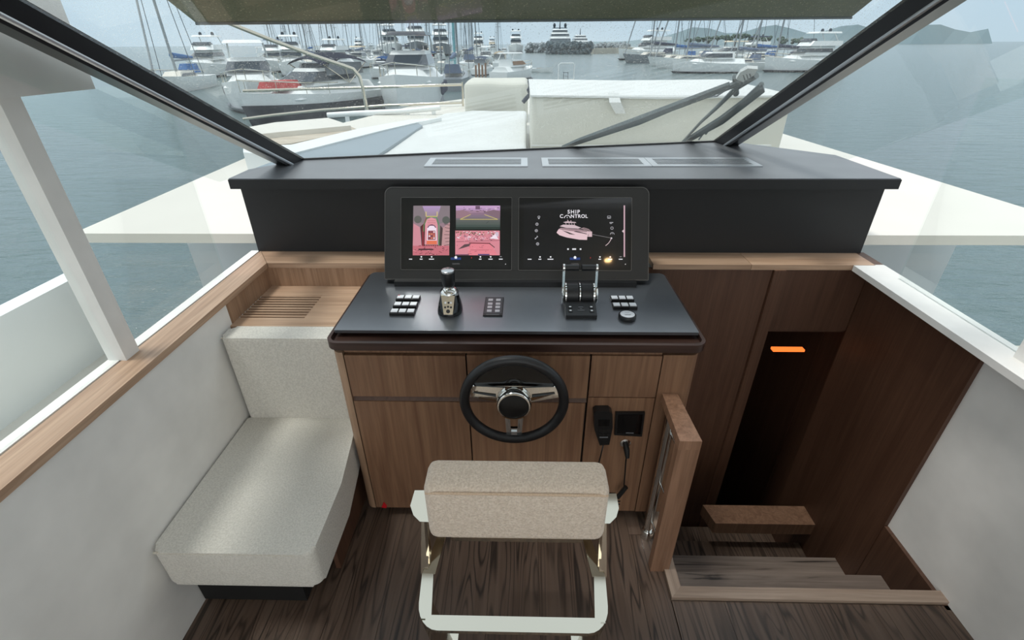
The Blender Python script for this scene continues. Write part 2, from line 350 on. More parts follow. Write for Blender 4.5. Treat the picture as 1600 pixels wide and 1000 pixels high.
def text_mesh(txt, size, origin, xdir, ydir, mat, parent, name='lettering', align='CENTER', off=0.0004, bold=0.0, spacing=1.0):
    cu = bpy.data.curves.new('lettering', 'FONT'); cu.body = txt; cu.size = size; cu.align_x = align; cu.align_y = 'CENTER'; cu.offset = bold; cu.space_character = spacing
    to = bpy.data.objects.new('lettering', cu); col.objects.link(to)
    dg = bpy.context.evaluated_depsgraph_get(); me = bpy.data.meshes.new_from_object(to.evaluated_get(dg)); bpy.data.objects.remove(to)
    X = Vector(xdir).normalized(); Y = Vector(ydir).normalized(); N = X.cross(Y)
    for v in me.vertices: v.co = Vector(origin) + X * v.co.x + Y * v.co.y + N * off
    bm = B(); bm.from_mesh(me); bpy.data.meshes.remove(me)
    return P(name, bm, mat, parent)

# ================================================================== THE CABIN SHELL
# floor with separate planks running fore and aft
HX0, HY0, HY1, HX1 = .572, 1.06, 2.05, 1.5            # the stair opening
fl = base('floor', (0, 0, 0), kind='structure')
sub = B(); box(sub, -1.3, HX0 - .002, -3.4, 2.2, -.05, -.022); box(sub, HX0 - .002, 1.6, -3.4, HY0 - .002, -.05, -.022)
P('subfloor', sub, M['void'], fl)
PW = .196; x = -1.3; i = 0
while x < 1.58:
    x1 = min(x + PW, 1.6); ends = [-3.4, -1.6 + (i * .77) % 1.3, 2.2]
    if x1 > HX0: ends = [-3.4, -.9 + (i * .7) % .9, HY0 - .003]
    if x < HX0 < x1: x1 = HX0 - .003; ends = [-3.4, -.5, 1.336, 2.05]
    for a, b in zip(ends, ends[1:]):
        P('plank', bx(x + .0006, x1 - .0006, a + .0008, b - .0008, -.022, 0), M['floor'], fl)
    x = x1 if x1 != HX0 - .003 else HX0; i += 1

# wall behind the sofa and under the windshield shelf
wf = base('wall_front', (0, 2.2, .95), kind='structure')
P('dark_fascia', bx(-1.3, 1.62, 2.19, 2.24, .95, 1.285), M['fascia'], wf)
P('oak_panel', bx(-1.3, -.60, 2.05, 2.07, .83, .925), M['oak_pale_v'], wf)
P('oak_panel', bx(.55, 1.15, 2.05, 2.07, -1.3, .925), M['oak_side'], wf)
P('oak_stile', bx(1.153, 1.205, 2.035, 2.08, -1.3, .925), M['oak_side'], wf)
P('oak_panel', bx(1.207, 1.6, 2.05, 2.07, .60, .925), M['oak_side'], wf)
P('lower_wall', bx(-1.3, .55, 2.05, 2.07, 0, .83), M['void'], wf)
# oak ledge caps along the top of that wall, mitred at the left corner
tr = base('trim_1', (0, 2.1, .93), kind='structure')
P('ledge', prism(B(), [(-1.19, 2.045, .925), (-.60, 2.045, .925), (-.60, 2.195, .925), (-1.29, 2.195, .925)], (0, 0, .025)), M['oak_lit'], tr, bevel=.002)
P('ledge', bx(.60, 1.045, 2.045, 2.195, .925, .95), M['oak_lit'], tr, bevel=.002)
P('ledge', bx(1.047, 1.6, 2.045, 2.195, .925, .95), M['oak_lit'], tr, bevel=.002)
P('ledge', prism(B(), [(-1.192, 2.045, .925), (-1.292, 2.195, .925), (-1.292, -3.2, .925), (-1.192, -3.2, .925)], (0, 0, .025)), wood('oak_cap_side', (166, 134, 109), (194, 163, 137), 'y', fine=.9), tr, bevel=.002)
# oak shelf with a slotted air grille beside the console
sh = base('trim_2', (-.95, 1.85, .8), kind='structure')
slots = []; gy0, gy1 = 1.742, 1.952; ns = 9; pitch = (gy1 - gy0) / ns
bm = B(); box(bm, -1.2, -.60, 1.672, gy0, .81, .83); box(bm, -1.2, -.60, gy1, 2.05, .81, .83); box(bm, -.920, -.60, gy0, gy1, .81, .83)
P('shelf_board', bm, M['oak_lit'], sh)
for k in range(ns):
    y0 = gy0 + k * pitch + pitch * .42
    P('slat', bx(-1.2, -.921, y0, gy0 + (k + 1) * pitch, .812, .8295), M['oak_lit'], sh)
P('grille_recess', bx(-1.2, -.9, gy0, gy1, .775, .79), M['void'], sh)
P('shelf_front', bx(-1.2, -.72, 1.675, 1.69, .2, .809), M['oak_pale_v'], sh)

# port side: oak lower wall, then a long side window
wl = base('wall_left', (-1.25, 0, 0), kind='structure')
P('oak_panel', bx(-1.22, -1.2, 1.69, 2.05, .83, .925), M['oak_pale_v'], wl)
P('lining', bx(-1.22, -1.2, -3.3, 2.05, 0, .829), M['white_wall'], wl)
P('lining', bx(-1.22, -1.2, -3.3, 1.688, .829, .925), M['white_wall'], wl)
P('lining', bx(-1.34, -1.30, -3.3, 2.2, 0, .95), M['white_wall'], wl)
P('lining', bx(-1.34, -1.27, -3.3, 1.55, 1.72, 2.06), M['white_wall'], wl)
for k, yy in enumerate((1.25, -.6, -2.4)): P('window_post', bx(-1.335, -1.275, yy, yy + .06, .95, 1.72), M['white_wall'], wl)
w2 = base('window_2', (-1.31, 0, .95), kind='structure')
P('pane', bx(-1.312, -1.304, -3.3, 1.9, .95, 1.72), M['glass2'], w2)
# starboard side, beyond the stairwell
wr = base('wall_right', (1.55, 0, 0), kind='structure')
P('lining', bx(1.6, 1.64, -3.3, 2.05, -1.2, .95), M['white_wall'], wr)
P('lining', bx(1.6, 1.64, 2.05, 2.2, -1.3, .95), M['oak_side'], wr)
P('lining', bx(1.58, 1.64, -3.3, 1.55, 1.72, 2.06), M['white_wall'], wr)
P('window_sill', bx(1.5, 1.64, -3.3, 2.04, .925, .951), M['white_wall'], wr)
for yy in (1.25, -.6, -2.4): P('window_post', bx(1.575, 1.635, yy, yy + .06, .95, 1.72), M['white_wall'], wr)
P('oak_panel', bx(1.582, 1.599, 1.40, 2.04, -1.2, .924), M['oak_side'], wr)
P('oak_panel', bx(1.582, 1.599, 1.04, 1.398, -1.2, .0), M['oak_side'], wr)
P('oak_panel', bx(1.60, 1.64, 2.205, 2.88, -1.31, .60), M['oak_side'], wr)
w3 = base('window_3', (1.61, 0, .95), kind='structure')
P('pane', bx(1.604, 1.612, -3.3, 1.9, .951, 1.72), M['glass2'], w3)

# ------------------------------------------------------------------ windshield
GA = Vector((-1.119, 2.51, 1.32)); GB = Vector((1.123, 3.002, 1.32)); GD = Vector((0, -2.1, 1)).normalized()
GN = (GB - GA).cross(GD).normalized()
if GN.y > 0: GN = -GN                                  # points into the cabin
def on_glass(u, v, off=0):
    d = ray(u, v); o = Vector((0, 0, H)); s = (GA + GN * off - o).dot(GN) / d.dot(GN); return o + d * s
GTL = GA + GD * ((on_glass(425, 33) - GA).dot(GD)); GTR = GB + GD * ((on_glass(1175, 28) - GB).dot(GD))
win = base('window_1', tuple((GA + GB) / 2), kind='structure')
UP = 1.26
TL = GA + (GTL - GA) * UP; TR = GB + (GTR - GB) * UP
P('pane', prism(B(), [GA, GB, TR, TL], -GN * .008), M['glass'], win)
def pillar(p, q, sgn):
    ax = (q - p); side = Vector((sgn, 0, 0))
    bm = B(); o = GN * .045
    prism(bm, [p + side * 0.0 - GN * .01, p + side * .10 - GN * .01, p + side * .10 + o, p + side * .03 + o * 1.3], ax)
    return P('pillar', bm, M['seal'], win, bevel=.004)
pillar(GA - GD * .03, TL, -1); pillar(GB - GD * .03, TR, 1)
for p, q, sgn in ((GA, TL, -1), (GB, TR, 1)):
    bm = B(); tube(bm, [p + Vector((sgn * .022, 0, 0)) + GN * .045, q + Vector((sgn * .022, 0, 0)) + GN * .045], .007, 8); P('pillar_trim', bm, M['alu'], win, smooth=True)
P('base_seal', bar(B(), GA + Vector((0, 0, .004)), GB + Vector((0, 0, .004)), .012, .01), M['seal'], win)
# corner panes that wrap round to the sides
LA = GA + Vector((-.1, -.02, 0)); LB = Vector((-1.305, 2.06, 1.32)); LC = Vector((-1.305, .7, 1.96)); LD = TL + Vector((-.1, -.02, 0))
RA = GB + Vector((.1, -.02, 0)); RB = Vector((1.61, 2.5, 1.32)); RC = Vector((1.61, 1.1, 1.96)); RD = TR + Vector((.1, -.02, 0))
for n_, q in (('window_4', (LA, LB, LC, LD)), ('window_5', (RA, RB, RC, RD))):
    o = base(n_, tuple(q[0]), kind='structure')
    P('pane', prism(B(), [*q], Vector((0, .006, 0))), M['glass2'], o)
# windshield shelf (dashboard top)
dt = base('trim_3', (0, 2.12, 1.28), kind='structure')
pts = [(-1.3, 2.12), (1.62, 2.12), (1.62, 2.62), (1.27, 2.98), (GB.x, GB.y + .03), (GA.x, GA.y + .03), (-1.3, 2.3)]
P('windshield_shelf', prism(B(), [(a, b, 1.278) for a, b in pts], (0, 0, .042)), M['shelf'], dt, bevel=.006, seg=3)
P('shelf_edge', bx(-1.3, 1.62, 2.112, 2.1195, 1.276, 1.3165), M['fascia'], dt, bevel=.002)
# roof lining over the cabin
ce = base('ceiling', (0, 0, 2.0), kind='structure')
c0 = TL + Vector((-.2, .05, 0)); c1 = TR + Vector((.45, .05, 0))
SX0, SX1, SY0, SY1 = -.85, .85, -1.2, .32              # glazed roof hatch, added unseen to brighten the cabin and steel
yf = c0.y - .1
for q in (bx(-1.34, SX0, -3.4, yf, 2.05, 2.10), bx(SX1, 1.64, -3.4, yf, 2.05, 2.10), bx(SX0, SX1, -3.4, SY0, 2.05, 2.10), bx(SX0, SX1, SY1, yf, 2.05, 2.10)): P('headlining', q, M['white_wall'], ce)
w6 = base('added_roof_hatch', (0, 0, 2.1), kind='structure')
P('pane', bx(SX0, SX1, SY0, SY1, 2.101, 2.109), M['glass2'], w6)
P('added_hatch_frame', ring(B(), [Vector(q) for q in ((SX0 - .02, SY0 - .02, 2.04), (SX1 + .02, SY0 - .02, 2.04), (SX1 + .02, SY1 + .02, 2.04), (SX0 - .02, SY1 + .02, 2.04))], [Vector(q) for q in ((SX0 + .03, SY0 + .03, 2.04), (SX1 - .03, SY0 + .03, 2.04), (SX1 - .03, SY1 - .03, 2.04), (SX0 + .03, SY1 - .03, 2.04))], (0, 0, .07)), M['white_wall'], w6)
P('header_beam', bar(B(), TL + Vector((-.25, 0, .03)), TR + Vector((.45, 0, .03)), .12, .16), M['white_wall'], ce)

# olive cover rolled up outside, above the glass
p0 = on_glass(380, 34.5, -.05); p1 = on_glass(1280, 26.8, -.05)
d = (p1 - p0); ext = .12
cv = base('windshield_cover', tuple((p0 + p1) / 2), 'olive grey rolled sun cover above the windshield glass', 'cover')
a0 = p0 - d.normalized() * ext; a1 = p1 + d.normalized() * ext
bm = B(); prof = [Vector((0, 0, 0)), -GN * .03, -GN * .035 + GD * .28, GD * .28]
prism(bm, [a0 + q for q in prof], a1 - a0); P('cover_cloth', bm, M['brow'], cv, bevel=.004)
bm = B(); tube(bm, [a0 + GN * .003, a1 + GN * .003], .0035, 8); P('hem_bar', bm, M['greyhull'], cv, smooth=True)

# ------------------------------------------------------------------ stairwell down to the cabins
st = base('trim_4', (HX0, HY0, 0), kind='structure')
P('nosing_left', prism(B(), [(HX0, HY0, -.02), (HX0 + .045, HY0 + .045, -.02), (HX0 + .045, HY1, -.02), (HX0, HY1, -.02)], (0, 0, .035)), wood('oak_nosing_side', (140, 120, 104), (170, 150, 134), 'y', rough=.4), st, bevel=.002)
P('nosing_aft', prism(B(), [(HX0, HY0, -.02), (HX1 + .1, HY0, -.02), (HX1 + .1, HY0 + .045, -.02), (HX0 + .045, HY0 + .045, -.02)], (0, 0, .035)), M['nosing'], st, bevel=.002)
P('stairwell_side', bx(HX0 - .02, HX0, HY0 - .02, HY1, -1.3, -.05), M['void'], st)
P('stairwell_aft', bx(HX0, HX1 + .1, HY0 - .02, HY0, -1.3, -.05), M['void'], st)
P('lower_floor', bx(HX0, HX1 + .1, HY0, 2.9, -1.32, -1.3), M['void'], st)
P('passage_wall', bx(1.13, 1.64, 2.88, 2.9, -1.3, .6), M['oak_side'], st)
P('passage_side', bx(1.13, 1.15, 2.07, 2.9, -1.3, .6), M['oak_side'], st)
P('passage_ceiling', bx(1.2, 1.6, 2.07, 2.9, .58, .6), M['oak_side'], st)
sw = base('staircase', (.95, 1.5, -1.3), 'smoked oak steps going down beside the helm console', 'stairs')
for (z, ya, yb) in ((-.20, 1.08, 1.30), (-.42, 1.28, 1.53), (-.64, 1.51, 1.77), (-.86, 1.75, 2.03)):
    h = (yb - ya) / 2
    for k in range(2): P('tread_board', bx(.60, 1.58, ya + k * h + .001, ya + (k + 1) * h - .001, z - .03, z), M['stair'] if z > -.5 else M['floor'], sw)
    P('riser', bx(.60, 1.58, yb - .02, yb, z - .25, z - .031), M['floor'], sw)
tag(P('landing_step', prism(B(), [(1.05, 1.72, -.50), (1.6, 1.72, -.50), (1.6, 1.84, -.50), (1.02, 1.84, -.50)], (0, 0, .08)), M['oak_rail'], bevel=.004),
    'plain oak cross step low down in the dark stairwell', 'step')
tag(P('courtesy_light', bx(1.30, 1.46, 2.10, 2.13, .44, .452), M['amber'], bevel=.002), 'thin amber light strip glowing in the passage past the stairs', 'light')

# ------------------------------------------------------------------ ceiling downlight mirrored in the right screen
DZ = .955; DY = 1.862; TZ = 1.30; TY = 2.055                # display plane: foot and head
EB = Vector((0, TY - DY, TZ - DZ)).normalized(); EA = Vector((1, 0, 0)); EN = EA.cross(EB).normalized()   # EN towards the helmsman
D0 = Vector((0, DY, DZ))
def on_disp(u, v, off=0):
    dd = ray(u, v); o = Vector((0, 0, H)); s = (D0 + EN * off - o).dot(EN) / dd.dot(EN); q = o + dd * s - D0; return (q.dot(EA), q.dot(EB))
def DP(a, b, off=0): return D0 + EA * a + EB * b + EN * off
a_, b_ = on_disp(950, 406); hit = DP(a_, b_); r_ = ray(950, 406).normalized(); r_ = r_ - 2 * r_.dot(EN) * EN
k_ = (2.045 - hit.z) / r_.z if r_.z > 0 else 1; lp = hit + r_ * k_
if not (-1.2 < lp.x < 1.5 and -3 < lp.y < 1.2): lp = Vector((.6, -.6, 2.045))
def downlight(loc, label):
    o = base('ceiling_light', tuple(loc), label, 'light', 'round ceiling downlights')
    P('trim_ring', lathe(B(), [(.04, 0), (.04, -.006), (.028, -.006), (.028, 0)], loc, n=28), M['alu'], o, smooth=True)
    P('lens', lathe(B(), [(.0, -.002), (.026, -.003), (.026, 0)], loc, n=28), M['warm'], o)
downlight(lp, 'round warm downlight in the ceiling behind the helm')

# ================================================================== HELM CONSOLE
hc = base('helm_console', (-.025, 1.7, 0), 'oak veneered helm console with black top, drawers and doors', 'console')
P('carcass', bx(-.665, .605, 1.447, 1.975, .06, .885), M['void'], hc)
P('plinth', bx(-.60, .56, 1.49, 1.95, 0, .06), M['black'], hc)
def column(x0, x1, xr, sgn):
    """corner column: flat stile that turns a rounded corner; sgn=-1 port side"""
    r = .035; out = []
    if sgn < 0:
        out = [(x1, 1.42), (x1, 1.448), (xr + .012, 1.448), (xr + .012, 1.98), (xr, 1.98)] + [(xr + r + r * math.cos(a), 1.42 + r + r * math.sin(a)) for a in [PI + i * PI / 16 for i in range(9)]]
    else:
        out = [(x0, 1.42), (x0, 1.448), (xr - .012, 1.448), (xr - .012, 1.98), (xr, 1.98)] + [(xr - r + r * math.cos(a), 1.42 + r - r * math.sin(a)) for a in [i * PI / 16 for i in range(9)]]
    zt = .872
    bm = prism(B(), [(a, b, .045) for a, b in out], (0, 0, zt - .045))
    return P('corner_column', bm, M['oak_pale_v'] if sgn < 0 else M['oak_v'], hc, smooth=True)
column(0, -.645, -.685, -1); column(.502, 0, .632, 1)
def panel(name, x0, x1, z0, z1, m='oak_v', par=None):
    return P(name, bx(x0 + .0018, x1 - .0018, 1.421, 1.443, z0 + .0015, z1 - .0015), M[m], par or hc, bevel=.0015)
panel('drawer', -.643, -.202, .672, .862); panel('drawer', -.200, .245, .672, .866)
panel('door', -.643, -.202, .045, .650); panel('door', -.200, .243, .045, .650)
panel('panel', .248, .500, .680, .868); panel('panel', .248, .500, .045, .679)
for x0, x1 in ((-.643, -.202), (-.2, .245)):
    P('finger_groove', prism(B(), [(x0, 1.425, .650), (x0, 1.445, .650), (x0, 1.445, .672), (x0, 1.437, .668)], (x1 - x0, 0, 0)), M['oak_side'], hc)
P('top_rail', bx(-.643, .500, 1.432, 1.446, .866, .889), M['oak_v'], hc)
for zz in (.085, .105): P('vent_slot', bx(.385, .43, 1.4195, 1.422, zz, zz + .007), M['void'], hc)
# rim and black top
def R3(l, z): return [Vector((a, b, z)) for a, b in l]
out = rrect(-.697, .646, 1.405, 1.995, (.045, .045, .03, .03)); inn = rrect(-.685, .634, 1.418, 1.985, (.034, .034, .025, .025))
P('counter_rim', ring(B(), R3(out, .892), R3(inn, .892), (0, 0, .031)), M['oak_rim'], hc, smooth=True)
P('tray', prism(B(), R3(rrect(-.686, .635, 1.416, 1.986, .03), .893), (0, 0, .012)), M['oak_rim'], hc)
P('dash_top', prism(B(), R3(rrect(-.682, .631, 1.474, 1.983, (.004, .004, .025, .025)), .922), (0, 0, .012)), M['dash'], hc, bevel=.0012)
P('dash_riser', bx(-.66, .61, 1.52, 1.97, .904, .922), M['void'], hc)
P('glint_strip', bx(-.15, .10, 1.4255, 1.431, .880, .888), M['chrome'], hc)  # strip added in the gap to give its white sliver of reflection
TOP = .934

# ------------------------------------------------------------------ display housing with two screens
ds = base('display_console', (-.03, 1.9, TOP), 'slanted black housing holding two glass screens on the console', 'display')
LL = (TZ - DZ) / EB.z
out = [DP(a, b) for a, b in rrect(-.592, .535, 0, LL, (.004, .004, .032, .032))]
P('housing', prism(B(), out, -EN * .035), M['bezel'], ds, bevel=.002)
o1 = [DP(a, b, .0002) for a, b in rrect(-.592, .535, 0, LL, (.004, .004, .032, .032), 8)]
i1 = [DP(a, b, .0002) for a, b in rrect(-.590, .533, .002, LL - .002, (.004, .004, .031, .031), 8)]
P('edge_trim', ring(B(), o1, i1, EN * .0012), M['edge'], ds)
P('foot', bx(-.545, .480, 1.835, 1.93, TOP, .957), M['black'], ds, bevel=.002)
P('back_support', prism(B(), [(-.50, 1.90, TOP), (-.50, 1.98, TOP), (-.50, 2.06, 1.20), (-.50, 2.02, 1.20)], (.94, 0, 0)), M['black'], ds)

GLASSM = pmat('screen_glass', (7, 9, 9), .05, coat=.5)
GLASSM.node_tree.nodes['Principled BSDF'].inputs['Coat Roughness'].default_value = .28
E_ = {}
def EM(rgb, s=1.0):
    k = (rgb, s)
    if k not in E_: E_[k] = emit('screen_print_%d' % len(E_), rgb, s)
    return E_[k]
class Canvas:
    """flat display picture: coloured polygons lying on the screen, given in measured photo points"""
    def __init__(s): s.bm = B(); s.cols = []; s.mats = []; s.k = 0
    def _m(s, rgb):
        m = EM(rgb)
        if m not in s.mats: s.mats.append(m)
        return s.mats.index(m)
    def poly(s, pts, rgb):
        s.k += 1; off = .0012 + s.k * 1.2e-5
        ab = [on_disp(u, v) for u, v in pts]
        f = s.bm.faces.new([s.bm.verts.new(DP(a, b, off)) for a, b in ab]); f.material_index = s._m(rgb)
    def rect(s, u0, v0, u1, v1, rgb): s.poly([(u0, v0), (u1, v0), (u1, v1), (u0, v1)], rgb)
    def line(s, pts, wd, rgb):
        for (a, b), (c, d) in zip(pts, pts[1:]):
            l = math.hypot(c - a, d - b) or 1; nx, ny = -(d - b) / l * wd / 2, (c - a) / l * wd / 2
            s.poly([(a + nx, b + ny), (c + nx, d + ny), (c - nx, d - ny), (a - nx, b - ny)], rgb)
    def disc(s, u, v, r, rgb, n=12, ry=None): s.poly([(u + r * math.cos(2 * PI * i / n), v + (ry or r) * math.sin(2 * PI * i / n)) for i in range(n)], rgb)
    def arc(s, u, v, r, a0, a1, wd, rgb, n=10): s.line([(u + r * math.cos(a0 + (a1 - a0) * i / n), v + r * math.sin(a0 + (a1 - a0) * i / n)) for i in range(n + 1)], wd, rgb)
    def done(s, name, parent):
        me_b = s.bm; mats = s.mats
        org = ORG[parent]; bmesh.ops.translate(me_b, vec=-org, verts=me_b.verts)
        me = bpy.data.meshes.new(name); me_b.to_mesh(me); me_b.free()
        for m in mats: me.materials.append(m)
        o = bpy.data.objects.new(name, me); col.objects.link(o); o.parent = parent; ORG[o] = org; return o
WHT = (235, 232, 238); PNK = (214, 150, 165)
def screen(uv):
    ab = [on_disp(*p) for p in uv]; a0 = min(p[0] for p in ab); a1 = max(p[0] for p in ab); b0 = min(p[1] for p in ab); b1 = max(p[1] for p in ab)
    g = P('screen', prism(B(), [DP(a, b, .0001) for a, b in rrect(a0, a1, b0, b1, .004, 3)], EN * .001), GLASSM, ds)
    o = [DP(a, b, .0002) for a, b in rrect(a0 - .0015, a1 + .0015, b0 - .0015, b1 + .0015, .005, 3)]; i = [DP(a, b, .0002) for a, b in rrect(a0, a1, b0, b1, .004, 3)]
    P('screen_edge', ring(B(), o, i, EN * .0016), M['edge'], g); return g
s1 = screen([(627, 309), (799, 309), (629, 421), (799, 421)]); s2 = screen([(811, 309), (987, 309), (812, 422), (986, 422)])
def menu(c, us, home, gx, dotu):
    for k, (u, wd) in enumerate(us):
        c.rect(u - wd / 2, 404.4, u + wd / 2, 405.9, (225, 225, 232))
        if k in (1, 2, 3, 4): c.disc(u + .3, 401.6, 1.3, (235, 235, 240), 8)
        elif k != 0: c.rect(u - 1.6, 401, u + 1.6, 401.6, (190, 190, 196))
    c.rect(home - 8, 402.6, home + 8, 406.2, (36, 60, 120)); c.poly([(home - 2.6, 402.2), (home, 399.8), (home + 2.6, 402.2), (home + 1.8, 402.4), (home + 1.8, 404.4), (home - 1.8, 404.4), (home - 1.8, 402.4)], (240, 242, 248))
    c.rect(dotu[0] - .7, 412.2, dotu[0] + .7, 413.6, (220, 220, 220)); c.rect(dotu[1] - .5, 402, dotu[1] + .5, 404, (190, 50, 50))
# left screen: view from above and two camera views
c = Canvas(); rnd = random.Random(3); c.rect(632, 316, 794, 418, (9, 12, 12))
c.poly([(646, 321.5), (703, 321.5), (701.5, 399), (645, 399)], (150, 124, 134))
for k in range(8): c.poly([(646, 322 + k * 3), (703, 322 + k * 3), (703, 325.2 + k * 3), (646, 325.2 + k * 3)], (176 - k * 5, 150 - k * 3, 192 - k * 9))
c.poly([(646, 321.5), (660, 321.5), (672, 352), (646, 345)], (132, 120, 126)); c.poly([(703, 321.5), (689, 321.5), (680, 352), (703, 345)], (132, 120, 126))
c.disc(653, 343, 6, (96, 96, 92)); c.disc(697, 344, 6, (88, 92, 88))
c.poly([(646, 349), (656, 355), (659, 384), (645, 384)], (206, 140, 152)); c.poly([(703, 348), (692, 356), (689, 384), (702, 386)], (188, 146, 148))
c.poly([(657, 354), (664, 348), (664, 384), (659, 384)], (84, 44, 48)); c.poly([(688, 352), (692, 357), (690, 384), (686, 384)], (74, 60, 60))
for k in range(7): c.line([(703, 352 + k * 5), (694 + (k % 3), 350 + k * 5.6)], .7, (70, 50, 54))
c.rect(645, 384, 702, 399, (196, 110, 122))
for k in range(46):
    u = rnd.uniform(646, 698); v = rnd.uniform(384, 398); c.line([(u, v), (u + rnd.uniform(-5, 5), v + rnd.uniform(-2, 2))], rnd.uniform(.5, 1.3), rnd.choice([(120, 50, 60), (90, 44, 52), (228, 150, 160), (150, 70, 80)]))
c.rect(654, 388.6, 677, 391, (80, 48, 54))
c.line([(661, 384), (661, 356), (666, 341), (672, 339)], 1.3, (150, 52, 66)); c.line([(672, 338.8), (668, 340), (662.5, 352), (662, 362)], 1.2, (70, 140, 84)); c.line([(672, 338.8), (682, 339.5), (686, 352), (686, 384)], 1.2, (70, 140, 84)); c.line([(661, 362), (661, 385)], 1.4, (160, 50, 66))
c.poly([(663.5, 382), (664.5, 350), (667, 343), (674.5, 340), (681.5, 343), (683.5, 350), (684, 382)], (222, 150, 160))
for k in range(5): c.line([(668, 345 + k * 2.6), (681, 345 + k * 2.6)], .5, (170, 96, 110))
c.poly([(667, 377), (667.5, 357), (670, 353), (679, 353), (682, 357), (682.5, 377)], (240, 222, 236)); c.arc(674.7, 358, 6.4, PI * 1.1, PI * 1.9, 1.2, (60, 40, 80)); c.poly([(668.5, 375), (669, 360.5), (680.5, 360.5), (681, 375)], (150, 80, 84))
for k in range(12): c.rect(670 + (k % 3) * 3.6, 361.5 + (k // 3) * 3.2, 672.4 + (k % 3) * 3.6, 363.8 + (k // 3) * 3.2, rnd.choice([(236, 216, 226), (214, 128, 96), (196, 100, 100), (120, 60, 80)]))
c.poly([(666.5, 382), (667, 376), (682.5, 376), (683, 382)], (226, 116, 84))
for k in range(6): c.line([(666 + 3.4 * k, 383), (668 + 3.4 * k, 384.5)], 1.4, (140, 24, 38))
for s in (-1, 1):
    u = 674.6 + s * 8.4; c.line([(u, 331), (u, 338)], .9, (216, 198, 120))
    for k in range(4): c.line([(u, 331.5 + 2 * k), (u - s * -1.6, 331.5 + 2 * k)], .6, (216, 198, 120))
c.line([(666, 338.4), (683, 338.4)], 1.1, (214, 196, 110))
# forward view
for k in range(10): c.rect(712.5, 321.5 + k * 3.7, 781.5, 325.3 + k * 3.7, [(196, 160, 200), (182, 148, 188), (160, 128, 150), (138, 112, 132), (128, 112, 128), (118, 108, 116), (92, 96, 94), (84, 92, 88), (70, 82, 78), (44, 56, 52)][k])
for k in range(26):
    u = rnd.uniform(713, 777); v = 329 + rnd.gauss(0, 2); c.line([(u, v), (u + rnd.uniform(1, 5), v + rnd.uniform(-.6, .6))], .8, rnd.choice([(86, 66, 84), (216, 190, 206), (110, 90, 100)]))
c.poly([(712.5, 330), (724, 328), (738, 334), (722, 341), (712.5, 341)], (150, 118, 130)); c.poly([(781, 330), (771, 328), (757, 332), (776, 341), (781, 341)], (128, 104, 116)); c.rect(743, 322, 750, 327.5, (112, 84, 110))
c.line([(735.5, 335.5), (719, 343), (778, 343), (757, 335.5)], .9, (206, 190, 110)); c.line([(764, 346), (760, 349)], .5, (50, 60, 56))
# aft view
c.rect(711.5, 360.5, 781, 399, (214, 136, 148))
for k in range(60):
    u = rnd.uniform(712, 778); v = rnd.uniform(361, 367); c.rect(u, v, u + rnd.uniform(1, 3), v + rnd.uniform(.6, 2), rnd.choice([(110, 96, 60), (60, 64, 48), (232, 214, 220), (150, 120, 90), (96, 100, 80)]))
for k in range(120):
    u = rnd.uniform(712, 778); v = rnd.uniform(367, 377); c.line([(u, v), (u + rnd.uniform(-3, 3), v + rnd.uniform(-.8, .8))], rnd.uniform(.4, 1), rnd.choice([(80, 50, 66), (240, 200, 214), (206, 120, 134), (240, 232, 240), (110, 60, 76), (90, 80, 120)]))
c.poly([(731, 399), (735, 379), (765, 379), (778, 399)], (226, 130, 142)); c.poly([(716, 390), (726, 382), (736, 381), (733, 385)], (90, 70, 74)); c.line([(733, 380), (766, 380.5)], 1.4, (90, 40, 50)); c.line([(764, 380), (773, 387)], 1.2, (70, 50, 54)); c.line([(735, 391), (768, 391)], .5, (150, 76, 90)); c.line([(713, 378), (781, 376)], .6, (120, 60, 74))
for k in range(24):
    u = rnd.uniform(713, 776); v = rnd.uniform(384, 398); c.line([(u, v), (u + rnd.uniform(-4, 4), v + rnd.uniform(-1.5, 1.5))], .5, rnd.choice([(150, 76, 90), (234, 160, 170), (120, 60, 74)]))
c.rect(712, 397.6, 733, 399, (96, 66, 90)); c.rect(747, 397, 765, 399, (90, 74, 120)); c.rect(774.5, 363, 779, 370, (206, 190, 206)); c.poly([(765, 373), (774, 366), (779, 374)], (240, 226, 236))
menu(c, [(642, 5), (658.5, 4.5), (674.5, 8), (750.5, 4), (766.5, 6.5), (782.5, 6)], 712.5, 0, (790, 737))
c.done('screen_picture', s1)
nx = EA; ny = EB
def lab(txt, u, v, size, rgb, g, spacing=1.0, bold=0): a, b = on_disp(u, v); return text_mesh(txt, size, DP(a, b), nx, ny, EM(rgb), g, off=.0019, spacing=spacing, bold=bold)
lab('GARMIN', 712.5, 412.4, .0085, (120, 120, 122), s1)
# right screen: ship control page
c = Canvas(); c.rect(818, 316, 981, 418, (13, 15, 17))
SHP = (226, 196, 202)
c.rect(974.4, 321, 976.6, 401.5, (200, 168, 178)); c.poly([(974.6, 358.5), (971.6, 361.4), (974.6, 364)], (220, 200, 206))
c.poly([(869.5, 363.5), (873, 358), (880, 359.5), (912, 361), (925, 362), (925, 370), (917.5, 370), (917.2, 375), (905, 374.5), (885, 371), (874, 367.5)], SHP)
c.poly([(873, 358), (876, 356), (905, 358), (917, 361.5), (917, 363), (890, 361)], (160, 134, 140)); c.poly([(878, 360), (890, 366), (899, 367), (886, 362)], (60, 50, 54)); c.poly([(896, 362), (917, 366.2), (917, 365), (900, 361)], (80, 66, 70))
c.poly([(874.5, 353.5), (880, 351), (897, 351.5), (908, 356), (903, 357.4), (885, 356.2)], (206, 184, 190)); c.poly([(885, 357), (903, 358.4), (899, 357)], (70, 60, 66))
